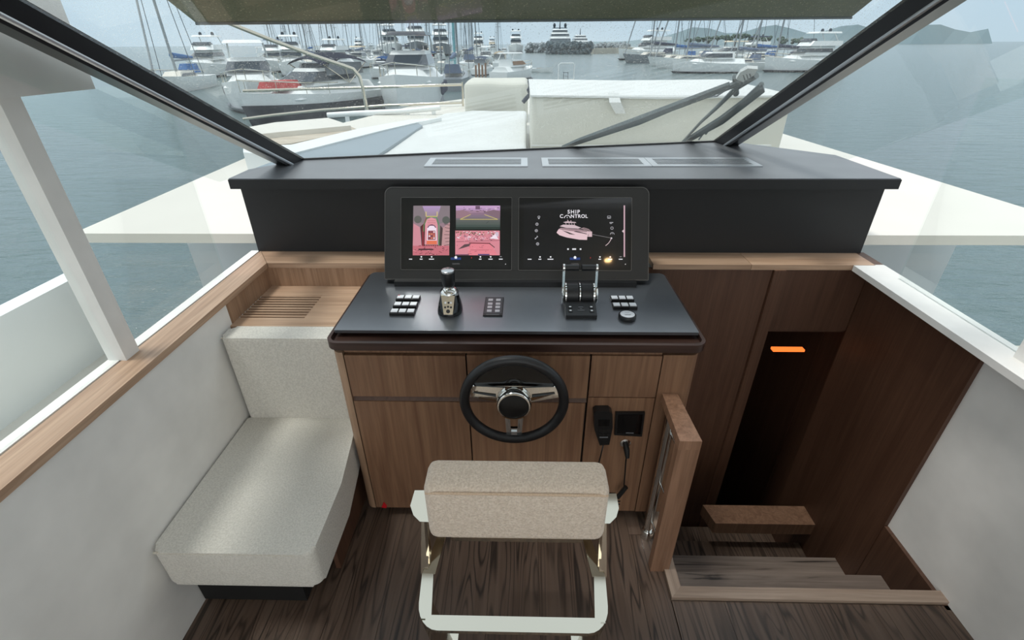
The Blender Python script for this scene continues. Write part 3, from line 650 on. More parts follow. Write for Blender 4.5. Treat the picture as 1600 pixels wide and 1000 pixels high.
c.poly([(907, 357), (912, 355.4), (920, 358), (924, 361.8), (914, 361)], (150, 128, 132)); c.line([(909, 358), (920, 361)], .5, (70, 60, 62)); c.line([(912, 356.6), (922, 361)], .5, (60, 50, 52))
c.poly([(880, 347.3), (886, 345.8), (899, 347), (900.5, 348.4), (883, 348.6)], (200, 180, 186))
for u in (884, 889, 893, 897): c.line([(u, 348.6), (u + .8, 352)], .8, (186, 166, 172))
c.line([(888, 346), (886.6, 343.6)], .8, SHP); c.line([(892, 346), (892, 344.4)], 1.0, SHP)
c.poly([(917.6, 361.8), (925, 362.2), (925, 369.6), (918, 369.8)], (212, 184, 190)); c.line([(919, 366), (919, 370)], .6, (60, 50, 52))
c.line([(925.5, 366.4), (955, 372)], .5, (150, 146, 150)); c.disc(955.2, 372.3, 1.3, WHT); c.arc(935, 366, 21, .28, 1.02, .9, (216, 196, 200))
ic = (190, 190, 196)
for u, v, k in ((842, 340, 0), (839, 350.4, 1), (838, 360.5, 2), (838, 371.5, 3), (840, 381.2, 4), (951.5, 339.5, 5), (955, 348, 6), (956, 356.6, 7), (956.5, 365.5, 8)):
    if k in (1, 2, 4, 7): c.arc(u, v, 2, 0, 2 * PI, .7, ic, 10)
    if k == 1: c.line([(u, v - 1), (u, v + 1)], .6, ic)
    if k == 0: c.arc(u, v - .5, 1.8, PI, 2 * PI, .8, ic); c.poly([(u - 1.8, v), (u + 1.8, v), (u, v + 3)], ic)
    if k == 2: c.disc(u, v, .8, ic)
    if k == 3: c.line([(u - 2, v + 2), (u + 2, v - 2)], .9, ic); c.disc(u - 1.4, v + 1.4, 1, ic); c.line([(u + 1, v - 3), (u + 2.4, v - 1)], .8, ic)
    if k == 4: c.rect(u - 1.2, v - 1.2, u + 1.2, v + 1.2, (120, 120, 126))
    if k == 5: c.line([(u - 2.4, v - 1.8), (u + 2.4, v - 1.8), (u + 2.4, v + 1.8), (u - 2.4, v + 1.8), (u - 2.4, v - 1.8)], .6, ic); c.line([(u - 1.6, v + .8), (u + 1.6, v + .8)], .7, ic)
    if k == 6: c.arc(u - .6, v, 1.7, 0, PI, .7, ic); c.line([(u - 2.6, v - .3), (u + 3, v - .3)], .9, ic)
    if k == 8: c.arc(u, v + 1, 3, PI, 2 * PI, .8, ic); c.line([(u, v + .6), (u, v - 1)], .6, ic)
for u, wd in ((887.5, 2.6), (897, 6), (907, 2.6)): c.rect(u - wd / 2, 388.2, u + wd / 2, 390.6, (225, 225, 230))
menu(c, [(827.5, 6), (843.5, 4.5), (860, 9), (937, 4), (953, 6.5), (969.5, 6)], 898.3, 0, (977, 922.5))
# the dial drawn in place of the first O of CONTROL
c.arc(886.3, 341.2, 4.6, PI * 1.02, PI * 1.98, 1.0, WHT); c.line([(886.3, 341), (886, 339)], .8, WHT)
c.done('screen_picture', s2)
a, b = on_disp(896, 331.2)
lab('SHIP', 896.3, 331.4, .0225, WHT, s2, 1.25, .0004); lab('C', 877.3, 338.2, .0215, WHT, s2, 1, .0004); lab('NTROL', 904.8, 338.2, .0205, WHT, s2, 1.12, .0004)
lab('GARMIN', 898.4, 412.6, .0085, (105, 105, 106), s2)

# ------------------------------------------------------------------ switches, keypad, joystick and throttle on the top
def switch_panel(u0, u1, v0, v1, label, grp, red=False):
    p = at((u0 + u1) / 2, (v0 + v1) / 2, z=TOP + .012); xa = at(u0, (v0 + v1) / 2, z=TOP + .012).x; xb = at(u1, (v0 + v1) / 2, z=TOP + .012).x
    y0 = p.y - .018; y1 = p.y + .018; g = 'switch panels left of the joystick' if grp == 0 else 'switch panels right of the throttle'
    o = base('switch_panel', (p.x, p.y, TOP), label, 'switch', g); n = 3; wd = (xb - xa) / n
    for k in range(n):
        a0 = xa + k * wd; h = P('switch_housing', prism(B(), [(a0 + .0005, y0 - .001, TOP), (a0 + wd - .0005, y0 - .001, TOP), (a0 + wd - .0005, y1, TOP), (a0 + .0005, y1, TOP)], (0, 0, .011)), M['black'], o, bevel=.003)
        P('key', bx(a0 + .0035, a0 + wd - .0025, y0 + .007, y1 - .004, TOP + .009, TOP + .0135), M['white_key'], h, bevel=.002)
        if red and k == 0: P('red_marker', bx(a0 + .004, a0 + .012, y1 - .008, y1 - .005, TOP + .0134, TOP + .0145), M['red'], h)
    return o
switch_panel(619.5, 656, 459.5, 468.5, 'rearmost of the three white key rows left of the joystick', 0, True)
switch_panel(615, 652, 470, 479.5, 'middle of the three white key rows left of the joystick', 0)
switch_panel(609.5, 648, 481, 490, 'front white key row, nearest the console corner', 0)
switch_panel(954, 990, 461, 469, 'rear white key row right of the throttle', 1)
switch_panel(957, 995, 471.5, 480.5, 'white key row directly behind the round button', 1)
p = at(980.5, 490.5, z=TOP + .018)
o = base('round_button', (p.x, p.y, TOP), 'round white push button with black rim on the console', 'button')
P('rim', lathe(B(), [(.031, 0), (.033, .004), (.033, .014), (.030, .018), (.0275, .018), (.0275, .012)], (p.x, p.y, TOP), n=40), M['black'], o, smooth=True)
P('cap', lathe(B(), [(.027, .012), (.027, .0175), (.024, .0185), (0, .019)], (p.x, p.y, TOP), n=40), M['white_key'], o, smooth=True)
for k, (dy, ww) in enumerate(((.010, .018), (-.006, .026), (-.010, .02))): P('print', bx(p.x - ww / 2, p.x + ww / 2, p.y + dy, p.y + dy + .0016, TOP + .0188, TOP + .0193), M['print_grey'], o)
# keypad
q0 = at(754.5, 493, z=TOP + .004); q1 = at(785, 493, z=TOP + .004); q2 = at(770, 464.5, z=TOP + .004)
o = base('keypad', ((q0.x + q1.x) / 2, (q0.y + q2.y) / 2, TOP), 'small flat black keypad with eight pale keys in two columns', 'keypad')
P('base_plate', bx(q0.x, q1.x, q0.y, q2.y, TOP, TOP + .005), M['black'], o, bevel=.002); kw = q1.x - q0.x; kh = q2.y - q0.y
P('face_plate', bx(q0.x + .003, q1.x - .003, q0.y + .014, q2.y - .003, TOP + .0048, TOP + .0056), pmat('grey_keypad_face', (70, 72, 76), .3, metal=.3), o)
for cx in (.30, .72):
    for ry in (.22, .42, .60, .82):
        P('key', bx(q0.x + kw * cx - .009, q0.x + kw * cx + .009, q0.y + kh * ry - .009, q0.y + kh * ry + .009, TOP + .0055, TOP + .0072), pmat('pale_key', (150, 154, 158), .3), o, bevel=.001) if cx < 0 else P('key', bx(q0.x + kw * cx - .009, q0.x + kw * cx + .009, q0.y + kh * ry - .009, q0.y + kh * ry + .009, TOP + .0055, TOP + .0072), M['alu'], o, bevel=.001)
P('print', bx(q0.x + .012, q1.x - .012, q0.y + .005, q0.y + .008, TOP + .0050, TOP + .0056), M['print_grey'], o)
# joystick
JX, JY = -.279, 1.628
o = base('joystick', (JX, JY, TOP), 'chrome and black docking joystick with a silver topped knob', 'joystick')
bm = B(); rings = []
for z, rx, ry, dy in ((0, .047, .055, 0), (.012, .047, .054, 0), (.04, .041, .043, .004), (.07, .033, .032, .006), (.082, .026, .026, .006), (.088, .02, .02, .006)):
    rings.append([bm.verts.new((JX + rx * math.copysign(abs(math.cos(a)) ** .75, math.cos(a)), JY + dy + ry * math.copysign(abs(math.sin(a)) ** .75, math.sin(a)), TOP + z)) for a in [2 * PI * k / 32 for k in range(32)]])
for a, b in zip(rings, rings[1:]):
    for k in range(32): bm.faces.new((a[k], a[(k + 1) % 32], b[(k + 1) % 32], b[k]))
bm.faces.new(rings[0][::-1]); bm.faces.new(rings[-1]); P('body', bm, M['gloss'], o, smooth=True)
P('chrome_collar', lathe(B(), [(.0345, .066), (.036, .074), (.034, .082), (.026, .092), (.020, .096), (.018, .110)], (JX, JY + .006, TOP), n=32), M['chrome'], o, smooth=True)
fp = P('front_plate', prism(B(), [(JX - .017, JY - .056, TOP + .012), (JX + .017, JY - .056, TOP + .012), (JX + .026, JY - .028, TOP + .078), (JX - .026, JY - .028, TOP + .078)], (0, .008, .002)), M['steel'], o, bevel=.0015)
for k, (dx, dz) in enumerate(((-.010, .052), (.002, .052), (.011, .052), (-.011, .036), (.0, .038), (.011, .036), (0, .022))):
    yy = JY - .0625 + dz * .424; P('button', lathe(B(), [(.0075 if k == 6 else .0045, 0), (.0075 if k == 6 else .004, .004), (0, .0045)], (JX + dx, yy + .005, TOP + dz), (0, -1, .42), 14), M['black'] if k in (1, 3, 4, 5, 6) else M['white_key'], fp, smooth=True)
P('knob', lathe(B(), [(.016, .098), (.022, .104), (.0245, .115), (.0255, .158), (.0245, .162)], (JX, JY + .008, TOP), n=40), M['black'], o, smooth=True)
P('knob_cap', lathe(B(), [(.0252, .160), (.0248, .166), (.021, .169), (0, .1695)], (JX, JY + .008, TOP), n=40), M['silver'], o, smooth=True)
# throttle
TX0, TX1 = .158, .286; TC = (TX0 + TX1) / 2; YD, ZD, RD_ = 1.685, TOP + .047, .043
o = base('throttle', (TC, 1.64, TOP), 'twin lever engine throttle in black and chrome', 'throttle')
P('base_plate', prism(B(), [(TX0 + .006, 1.568, TOP), (TX0 + .006, 1.568, TOP + .014), (TX0 + .006, 1.655, TOP + .040), (TX0 + .006, 1.73, TOP + .040), (TX0 + .006, 1.73, TOP)], (TX1 - TX0 - .012, 0, 0)), M['black'], o, bevel=.003)
nn = Vector((0, -.026, .087)).normalized(); yd = Vector((0, .087, .026)).normalized()
fc = Vector((TC, 1.60, TOP + .0248))
for dx in (-.040, .040):
    for dy in (-.010, .010):
        ctr = fc + Vector((dx, 0, 0)) + yd * dy
        P('button', prism(B(), [ctr + Vector((-.008, 0, 0)) - yd * .006, ctr + Vector((.008, 0, 0)) - yd * .006, ctr + Vector((.008, 0, 0)) + yd * .006, ctr + Vector((-.008, 0, 0)) + yd * .006], nn * .0012), M['bezel'], o)
        P('print', prism(B(), [ctr + Vector((-.004, 0, 0)) - yd * .003, ctr + Vector((.004, 0, 0)) - yd * .003, ctr + Vector((.004, 0, 0)) + yd * .003, ctr + Vector((-.004, 0, 0)) + yd * .003], nn * .0016), M['print_white'], o)
for dy, ww in ((.009, .018), (0, .009), (-.008, .026)):
    ctr = fc + yd * dy; P('print', prism(B(), [ctr - Vector((ww / 2, 0, 0)) - yd * .001, ctr + Vector((ww / 2, 0, 0)) - yd * .001, ctr + Vector((ww / 2, 0, 0)) + yd * .001, ctr - Vector((ww / 2, 0, 0)) + yd * .001], nn * .0008), M['print_grey'], o)
for xa, xb in ((TX0 + .013, TC - .0035), (TC + .0035, TX1 - .013)): P('drum', lathe(B(), [(RD_ - .003, 0), (RD_, .003), (RD_, xb - xa - .003), (RD_ - .003, xb - xa)], (xa, YD, ZD), (1, 0, 0), 40), M['leather'], o, smooth=True)
for xa, ww in ((TX0 + .006, .008), (TC - .003, .006), (TX1 - .014, .008)): P('drum_ring', lathe(B(), [(RD_ - .004, 0), (RD_ + .002, .001), (RD_ + .002, ww - .001), (RD_ - .004, ww)], (xa, YD, ZD), (1, 0, 0), 40), M['chrome'], o, smooth=True)
HT = Vector((0, 1.70, 1.084))
for xc, gx0, gx1 in ((TX0 + .001, TX0 + .004, TC - .004), (TX1 - .001, TC + .004, TX1 - .004)):
    lv = P('lever', bar(B(), (xc, YD - .004, ZD - .02), (xc, HT.y, HT.z + .004), .009, .016, (0, 1, 0)), M['chrome'], o, bevel=.003, smooth=True)
    P('lever_hub', lathe(B(), [(.034, 0), (.036, .002), (.034, .005)], (xc - .0055 if xc < TC else xc + .001, YD, ZD - .004), (1, 0, 0), 32), M['chrome'], lv, smooth=True)
    P('grip', lathe(B(), [(.010, 0), (.0125, .002), (.0125, gx1 - gx0 - .002), (.010, gx1 - gx0)], (gx0, HT.y, HT.z), (1, 0, 0), 24), M['leather'], lv, smooth=True)
    P('grip_cap', lathe(B(), [(.012, 0), (.015, .002), (.015, .009), (.012, .011)], (xc - .0055, HT.y, HT.z), (1, 0, 0), 24), M['chrome'], lv, smooth=True)

# ------------------------------------------------------------------ steering wheel
WX, WY, WZ, WR = -.026, 1.27, .781, .168
o = base('steering_wheel', (WX, WY, WZ), 'black leather steering wheel with chrome spokes and hub', 'steering wheel')
P('rim', tube(B(), [(WX + WR * math.cos(a), WY, WZ + WR * math.sin(a)) for a in [2 * PI * k / 72 for k in range(72)]], .0172, 14, True), M['leather'], o, smooth=True)
P('rim_seam', tube(B(), [(WX + .004, WY + .0158 * math.cos(a), WZ + WR + .0158 * math.sin(a)) for a in [2 * PI * k / 20 for k in range(20)]], .0007, 5, True), M['void'], o)
def spoke(pts, inner, vec): # plate with a slot
    bm = B(); ring(bm, pts, inner, vec); return bm
def W(a, b, dy=0): return Vector((WX + a, WY + dy, WZ + b))
for s in (-1, 1):
    outer = [W(s * .030, .060, -.004), W(s * .148, .060, .004), W(s * .156, .016, .004), W(s * .030, -.006, -.004)]
    inner = [W(s * .060, .034, -.003), W(s * .135, .040, .003), W(s * .138, .031, .003), W(s * .060, .020, -.003)]
    if s > 0: outer = outer[::-1]; inner = inner[::-1]
    sp_ = P('spoke', ring(B(), outer, inner, (0, .010, 0)), M['chrome'], o, bevel=.002)
    P('spoke_inlay', prism(B(), [W(s * .06, .033, .003), W(s * .136, .039, .006), W(s * .138, .031, .006), W(s * .06, .020, .003)], (0, .004, 0)), M['gloss'], sp_)
outer = [W(-.034, -.03, -.004), W(-.026, -.158, .002), W(.026, -.158, .002), W(.034, -.03, -.004)]; inner = [W(-.015, -.05, -.003), W(-.012, -.122, .001), W(.012, -.122, .001), W(.015, -.05, -.003)]
sp_ = P('spoke', ring(B(), outer, inner, (0, .010, 0)), M['chrome'], o, bevel=.002)
P('emblem_plate', bx(WX - .010, WX + .010, WY - .004, WY + .002, WZ - .150, WZ - .134), M['silver'], sp_, bevel=.001)
P('upper_plate', prism(B(), [W(.150 * math.cos(a), .148 * math.sin(a), .012) for a in [math.radians(22 + 136 * k / 16) for k in range(17)]], (0, .008, 0)), M['gloss'], o, bevel=.002)
P('chrome_line', tube(B(), [W(-.140, .056, .008), W(0, .060, .006), W(.140, .056, .008)], .0028, 8), M['chrome'], o, smooth=True)
P('hub_ring', lathe(B(), [(.052, .02), (.060, -.01), (.060, -.024), (.055, -.031), (.0505, -.031), (.0505, -.020)], (WX, WY, WZ), (0, 1, 0), 48), M['chrome'], o, smooth=True)
P('hub_cap', lathe(B(), [(.0500, -.022), (.0500, -.027), (.044, -.031), (0, -.033)], (WX, WY, WZ), (0, 1, 0), 48), M['black'], o, smooth=True)
P('column_shroud', lathe(B(), [(.05, .012), (.045, .06), (.038, .10), (.060, .140), (.062, .150)], (WX, WY, WZ), (0, 1, 0), 40), M['gloss'], o, smooth=True)

# ------------------------------------------------------------------ radio handset, small display and plug on the front panel
def facepts(l, y): return [at(u, v, y=y) for u, v in l]
o = base('radio_handset', (.31, 1.40, .53), 'black radio handset clipped to the right hand oak panel', 'radio')
pr_ = [(928, 646), (932, 643), (952, 643), (957, 647), (957.5, 668), (952, 695), (937, 696), (929, 672)]
P('body', prism(B(), facepts(pr_, 1.385), (0, .035, 0)), M['black'], o, bevel=.005, seg=3, smooth=True)
P('display', prism(B(), facepts([(935, 656), (953, 656), (952, 666), (935, 666)], 1.3835), (0, .003, 0)), M['gloss'], o)
for k in range(6):
    u = 937 + (k % 3) * 6; v = 671 + (k // 3) * 7; P('button', prism(B(), facepts([(u, v), (u + 3.6, v), (u + 3.4, v + 3), (u, v + 3)], 1.3825), (0, .004, 0)), M['bezel'], o)
P('print', prism(B(), facepts([(937, 683), (950, 683), (950, 684.2), (937, 684.2)], 1.3830), (0, .003, 0)), M['print_grey'], o)
cpts = [(943, 694, 1.40), (941, 702, 1.39), (938, 714, 1.39), (935, 726, 1.395), (932, 742, 1.40), (930, 760, 1.41)]
P('cord', tube(B(), [at(u, v, y=y) for u, v, y in cpts], .0028, 8), M['black'], o, smooth=True)
o = base('instrument_display', (.42, 1.41, .54), 'blank square black display beside the radio handset', 'display')
P('case', prism(B(), facepts([(962, 645.5), (1008, 645.5), (1003, 682.5), (960, 680)], 1.409), (0, .0115, 0)), M['black'], o, bevel=.003)
P('glass', prism(B(), facepts([(966, 648), (1004.5, 648), (1000.5, 678.5), (964, 677)], 1.4078), (0, .002, 0)), M['gloss'], o)
P('print', prism(B(), facepts([(978, 676), (990, 676.3), (990, 677.3), (978, 677)], 1.4072), (0, .001, 0)), M['print_grey'], o)
o = base('charging_plug', (.41, 1.40, .44), 'black plug with coiled cord in the round panel socket', 'plug')
pp_ = at(977, 692, y=1.42); P('socket_ring', lathe(B(), [(.0, 0), (.020, 0), (.021, .004), (.014, .006), (0, .006)], (pp_.x, 1.4205, pp_.z), (0, -1, 0), 28), M['chrome'], o, smooth=True)
P('plug', tube(B(), [(pp_.x, 1.415, pp_.z), (pp_.x, 1.385, pp_.z - .004), (pp_.x + .004, 1.375, pp_.z - .035)], .011, 12, rs=[.012, .012, .008]), M['black'], o, smooth=True)
P('cord', tube(B(), [at(u, v, y=1.385) for u, v in ((980, 702), (978, 720), (976.5, 740), (975, 757), (977, 763))], .003, 8), M['black'], o, smooth=True)
P('plug_clip', tube(B(), [at(978, 761, y=1.38), at(965, 777, y=1.38)], .010, 10), M['black'], o, smooth=True)
tag(P('red_tab', prism(B(), facepts([(596, 793), (599, 786.5), (604, 792), (603.5, 794)], 1.412), (0, .008, 0)), M['red'], bevel=.001), 'tiny red tab at the lower left corner of the console', 'tab')

# ================================================================== HELM CHAIR
ch = base('helm_chair', (-.013, .8, 0), 'helm chair with beige boucle bolster on a polished steel frame', 'chair')
def cushion(x0, x1, y0, y1, z0, z1, r, seg=4, crown=.006):
    bm = bx(x0, x1, y0, y1, z0, z1)
    bmesh.ops.bevel(bm, geom=bm.edges[:], offset=r, segments=seg, affect='EDGES', profile=.5)
    return bm
P('backrest', cushion(-.228, .205, .752, .853, .764, .951, .024, 5), M['boucle'], ch, smooth=True)
yy, zz = .7525, .936
P('piping', tube(B(), [(-.222, yy + .008, zz - .01), (-.20, yy, zz), (-.10, yy - .001, zz + .001), (0, yy - .001, zz + .001), (.1, yy - .001, zz + .001), (.178, yy, zz), (.200, yy + .008, zz - .01)], .0032, 8), M['boucle2'], ch, smooth=True)
P('seat', cushion(-.215, .193, .885, 1.09, .60, .665, .02, 3), M['boucle'], ch, smooth=True)
P('seat_pan', bx(-.2, .178, .88, 1.08, .585, .60), M['steel'], ch)
def ubar(z, y0, y1, x0, x1, wd, th, r, tilt, name):
    """U shaped flat bar: cross bar at y0 (towards the stern), arms run forward to y1"""
    def arc(cx, cy, r0, a0, a1, n=6): return [(cx + r0 * math.cos(a0 + (a1 - a0) * k / n), cy + r0 * math.sin(a0 + (a1 - a0) * k / n)) for k in range(n + 1)]
    o_ = [(x0, y1)] + arc(x0 + r, y0 + r, r, PI, 1.5 * PI) + arc(x1 - r, y0 + r, r, 1.5 * PI, 2 * PI) + [(x1, y1)]
    i_ = [(x1 - wd * .85, y1), (x1 - wd, y0 + wd * .85), (x0 + wd, y0 + wd * .85), (x0 + wd * .85, y1)]
    return prism(B(), [(a, b, z + (b - y0) * tilt) for a, b in o_ + i_], (0, 0, -th))
P('lower_bar', ubar(.497, .680, .800, -.274, .234, .037, .013, .056, .47, 'u'), M['steel'], ch, bevel=.002, smooth=True)
for s, xa in ((-1, -.256), (1, .216)):
    xi = xa - s * .004
    P('strut', prism(B(), [(xa + s * .018, .799, .552), (xa - s * .018, .799, .552), (xi - s * .046, .945, .617), (xi - s * .030, .945, .617)], (0, .006, -.012)), M['steel'], ch, bevel=.001)
    P('side_strut', prism(B(), [(xa + s * .024, .806, .540), (xa + s * .004, .806, .540), (xi - s * .012, .868, .80), (xi + s * .012, .868, .80)], (0, .010, -.002)), M['steel'], ch, bevel=.001)
    P('side_plate', prism(B(), [(xa + s * .012, .826, .50), (xi - s * .004, .81, .80), (xi - s * .004, .88, .80), (xa + s * .012, .95, .50)], (-s * .008, 0, 0)), M['steel'], ch)
    # curved bracket that holds the bolster, leaning forward
    l = [(648, 766, .85), (676, 766, .85), (676, 816, .79), (656, 815, .79), (646, 805, .80), (641, 790, .82)] if s < 0 else [(936, 771, .85), (963, 771, .85), (967, 794, .82), (963, 808, .80), (953, 818, .79), (936, 818, .79)]
    P('bracket', prism(B(), [at(u, v, y=y) for u, v, y in l], (0, .008, -.006)), M['steel'], ch, bevel=.002, smooth=True)
    P('leg', prism(B(), [(xa + s * .008, .70, .508), (xa + s * .008, .765, .508), (xa - s * .006, .90, .01), (xa - s * .006, .80, .01)], (-s * .012, 0, 0)), M['steel'], ch, bevel=.001)
    P('foot', bar(B(), (xa - s * .012, .80, .007), (xa - s * .012, .92, .007), .05, .014), M['steel'], ch, bevel=.002)

# ================================================================== SOFA
so = base('sofa', (-.95, 1.3, 0), 'ivory woven sofa with thick seat and back cushions', 'sofa')
def rounded_plan(x0, x1, y0, y1, z0, z1, rr, bev):
    bm = prism(B(), [(a, b, z0) for a, b in rrect(x0, x1, y0, y1, rr, 6)], (0, 0, z1 - z0))
    es = [e for e in bm.edges if abs(e.verts[0].co.z - e.verts[1].co.z) < 1e-5]
    bmesh.ops.bevel(bm, geom=es, offset=bev, segments=4, affect='EDGES', profile=.5); return bm
def seat_plan():
    pl = rrect(-1.19, -.664, .935, 1.60, (.03, .032, .03, .03), 6)
    pl = [q for q in pl if not (q[0] > -.7 and q[1] > 1.5)]
    k = max(i for i, q in enumerate(pl) if q[0] > -.67 and q[1] < 1.1)
    pl[k + 1:k + 1] = [(-.664, 1.22), (-.690, 1.42), (-.714, 1.60)]
    bm = prism(B(), [(a, b, .252) for a, b in pl], (0, 0, .173))
    es = [e for e in bm.edges if abs(e.verts[0].co.z - e.verts[1].co.z) < 1e-5]
    bmesh.ops.bevel(bm, geom=es, offset=.014, segments=4, affect='EDGES', profile=.5); return bm
P('seat_cushion', seat_plan(), M['sofa'], so, smooth=True)
e1 = rrect(-1.19, -.672, .938, 1.60, (.01, .05, .002, .002), 6)
P('piping', tube(B(), [(a, b, .418) for a, b in [(-1.18, .938)] + e1[7:14] + [(-.672, 1.22), (-.698, 1.42), (-.720, 1.57)]], .0036, 8), M['piping'], so, smooth=True)
P('back_cushion', rounded_plan(-1.19, -.69, 1.575, 1.668, .40, .832, .022, .014), M['sofa'], so, smooth=True)
P('piping', tube(B(), [(-1.19, 1.585, .826), (-.70, 1.585, .826)], .0030, 8), M['piping'], so, smooth=True)
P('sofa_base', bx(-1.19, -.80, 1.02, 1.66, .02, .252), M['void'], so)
P('end_panel', prism(B(), [(-.735, 1.15, .02), (-.735, 1.66, .02), (-.735, 1.66, .262), (-.735, 1.15, .262)], (.02, 0, 0)), M['oak_side'], so, bevel=.008)

# ================================================================== STAIR HANDRAIL
hr = base('handrail', (.55, 1.3, 0), 'oak handrail frame beside the stairs with chrome pole', 'handrail')
xa, xb = .517, .590
def xs(y): return (.0)
P('top_rail', prism(B(), [(xa, 1.172, .702), (xb, 1.172, .702), (xb - .012, 1.419, .702), (xa + .004, 1.419, .702)], (0, 0, -.038)), M['oak_rail'], hr, bevel=.004, smooth=True)
P('post', prism(B(), [(xa, 1.172, .664), (xb, 1.172, .664), (xb, 1.207, .664), (xa, 1.207, .664)], (0, 0, -.664)), M['oak_rail'], hr, bevel=.004, smooth=True)
PX, PY = .537, 1.33
pole = P('pole', tube(B(), [(PX, PY, .02), (PX, PY, .668)], .0165, 20), M['chrome'], hr, smooth=True)
P('pole_cap', lathe(B(), [(.0165, .668), (.018, .67), (.018, .680), (.013, .684), (0, .684)], (PX, PY, 0), n=24), M['chrome'], pole, smooth=True)
P('pole_base', lathe(B(), [(.026, 0), (.026, .045), (.022, .050), (.015, .050)], (PX, PY, 0), n=28), M['chrome'], pole, smooth=True)
P('inner_post', bx(.548, .560, 1.395, 1.418, .0, .664), M['oak_side'], hr, bevel=.002)
for zz in (.60, .34, .11): P('cross_rod', tube(B(), [(PX + .004, PY, zz), (PX + .012, 1.207, zz)], .0042, 10), M['chrome'], hr, smooth=True)

# ================================================================== AIR VENTS ON THE SHELF
def air_vent(x0, x1, label, xm=None):
    y0, y1, z = 2.345, 2.54, 1.3205
    o = base('air_vent', ((x0 + x1) / 2, (y0 + y1) / 2, z), label, 'vent', 'aluminium air vents on the windshield shelf')
    outer = [Vector((a, b, z)) for a, b in ((x0, y0), (x1, y0), (x1, y1), (x0, y1))]; k = .032
    inner = [Vector((a, b, z)) for a, b in ((x0 + k, y0 + .03), (x1 - k, y0 + .03), (x1 - k, y1 - .028), (x0 + k, y1 - .028))]
    P('frame', ring(B(), outer, inner, (0, 0, .004)), M['alu'], o)
    P('duct', bx(x0 + k, x1 - k, y0 + .03, y1 - .028, z, z + .0005), M['void'], o)
    n = 5; h = (y1 - .028 - y0 - .03) / n
    for i in range(n): ya = y0 + .03 + h * i + h * .3; P('slat', bx(x0 + k, x1 - k, ya, ya + h * .4, z + .0008, z + .0035), M['alu'], o)
air_vent(-.475, .022, 'left air vent on the shelf, behind the left screen')
air_vent(.092, .612, 'middle air vent on the shelf, behind the right screen')
air_vent(.614, 1.13, 'right air vent on the shelf, ending near the windshield pillar')

# ================================================================== OUTSIDE: OWN FOREDECK
WZ_ = -2.2                                             # sea level below the cabin sole
fd = base('foredeck', (0, 5, 1.0), kind='structure')
bm = B(); prism(bm, [(-2.3, 2.3, .95), (2.9, 2.3, .95), (2.7, 5.5, .95), (1.9, 8.2, .95), (.4, 10.2, .95), (-.3, 10.2, .95), (-1.7, 8.2, .95), (-2.4, 5.5, .95)], (0, 0, .05)); P('deck', bm, M['gelcoat2'], fd)
bm = B(); prism(bm, [(-2.4, 3.2, .95), (3.0, 3.2, .95), (2.8, 5.5, .95), (2.0, 8.4, .95), (.4, 10.6, .95), (-.3, 10.6, .95), (-1.8, 8.4, .95), (-2.5, 5.5, .95)], (0, 0, -3.1)); P('hull_side', bm, M['gelcoat'], fd)
P('cowl', prism(B(), [(-1.34, 2.26, 1.0), (1.66, 2.26, 1.0), (1.66, 2.62, 1.0), (1.29, 3.0, 1.0), (GB.x, GB.y + .06, 1.0), (GA.x, GA.y + .06, 1.0), (-1.34, 2.32, 1.0)], (0, 0, .276)), M['gelcoat'], fd)
for x0, x1 in ((-2.4, -1.36), (1.66, 2.9)): P('side_deck', bx(x0, x1, -3.6, 2.3, .30, .36), M['gelcoat2'], fd)
for x0 in (-2.4, 2.8): P('bulwark', bx(x0, x0 + .1, -3.6, 2.3, -2.3, .80), M['gelcoat'], fd)
P('hatch_panel', prism(B(), [at(u, v, z=1.17) for u, v in ((400, 262), (560, 262), (660, 196), (650, 190), (600, 200), (452, 243))], (0, 0, -.16)), M['greydeck'], fd, bevel=.004)
P('teak_side_deck', prism(B(), [at(u, v, z=1.16) for u, v in ((380, 222), (425, 226), (455, 224), (560, 203), (540, 194), (510, 189), (380, 205))], (0, 0, -.15)), M['teak'], fd)
P('coaming', prism(B(), [at(u, v, z=1.18) for u, v in ((380, 238), (432, 243), (455, 240), (600, 203), (652, 191), (690, 184), (640, 187), (560, 201), (455, 226), (380, 228))], (0, 0, -.18)), M['gelcoat'], fd, bevel=.01)
P('coaming', prism(B(), [at(u, v, z=1.2) for u, v in ((380, 200), (430, 191), (512, 184), (522, 187), (548, 196), (440, 206), (380, 212))], (0, 0, -.18)), M['gelcoat2'], fd, bevel=.01)
def cloth_box(l, z0, z1, mat, name, par, r=.04, sag=0.0, seed=1):
    """covered cushion block: plan polygon l, soft wrinkled top"""
    bm = prism(B(), [(a, b, z0) for a, b in l], (0, 0, z1 - z0))
    top = [e for e in bm.edges if not (abs(e.verts[0].co.z - z0) < 1e-4 and abs(e.verts[1].co.z - z0) < 1e-4)]
    bmesh.ops.bevel(bm, geom=top, offset=r, segments=3, affect='EDGES', profile=.5)
    bmesh.ops.triangulate(bm, faces=bm.faces); bmesh.ops.subdivide_edges(bm, edges=bm.edges, cuts=5, use_grid_fill=True)
    for v in bm.verts:
        n = noise.noise_vector(v.co * 2.2 + Vector((seed, 0, 0))) * sag; v.co += Vector((n.x * .4, n.y * .4, n.z if v.co.z > z0 + .02 else 0))
    return P(name, bm, mat, par, smooth=True)
sp1 = base('sunpad', (-.4, 4.8, 1.0), 'flat white canvas covered sunpad on the foredeck', 'sunpad')
a, b, c_, d_ = at(738, 172, z=1.15), at(827, 174, z=1.15), at(829, 244, z=1.15), at(520, 255, z=1.15)
cloth_box([(a.x, a.y), (-.9, a.y - .3), (d_.x, d_.y), (d_.x + .1, 3.1), (c_.x - .03, 3.1), (b.x - .03, b.y)], 1.0, 1.15, M['canvas'], 'cover', sp1, .03, .012, 3)
cs = base('vinyl_cover', (-.33, 6.5, 1.0), 'low cream vinyl covered seat beyond the white sunpad', 'cover')
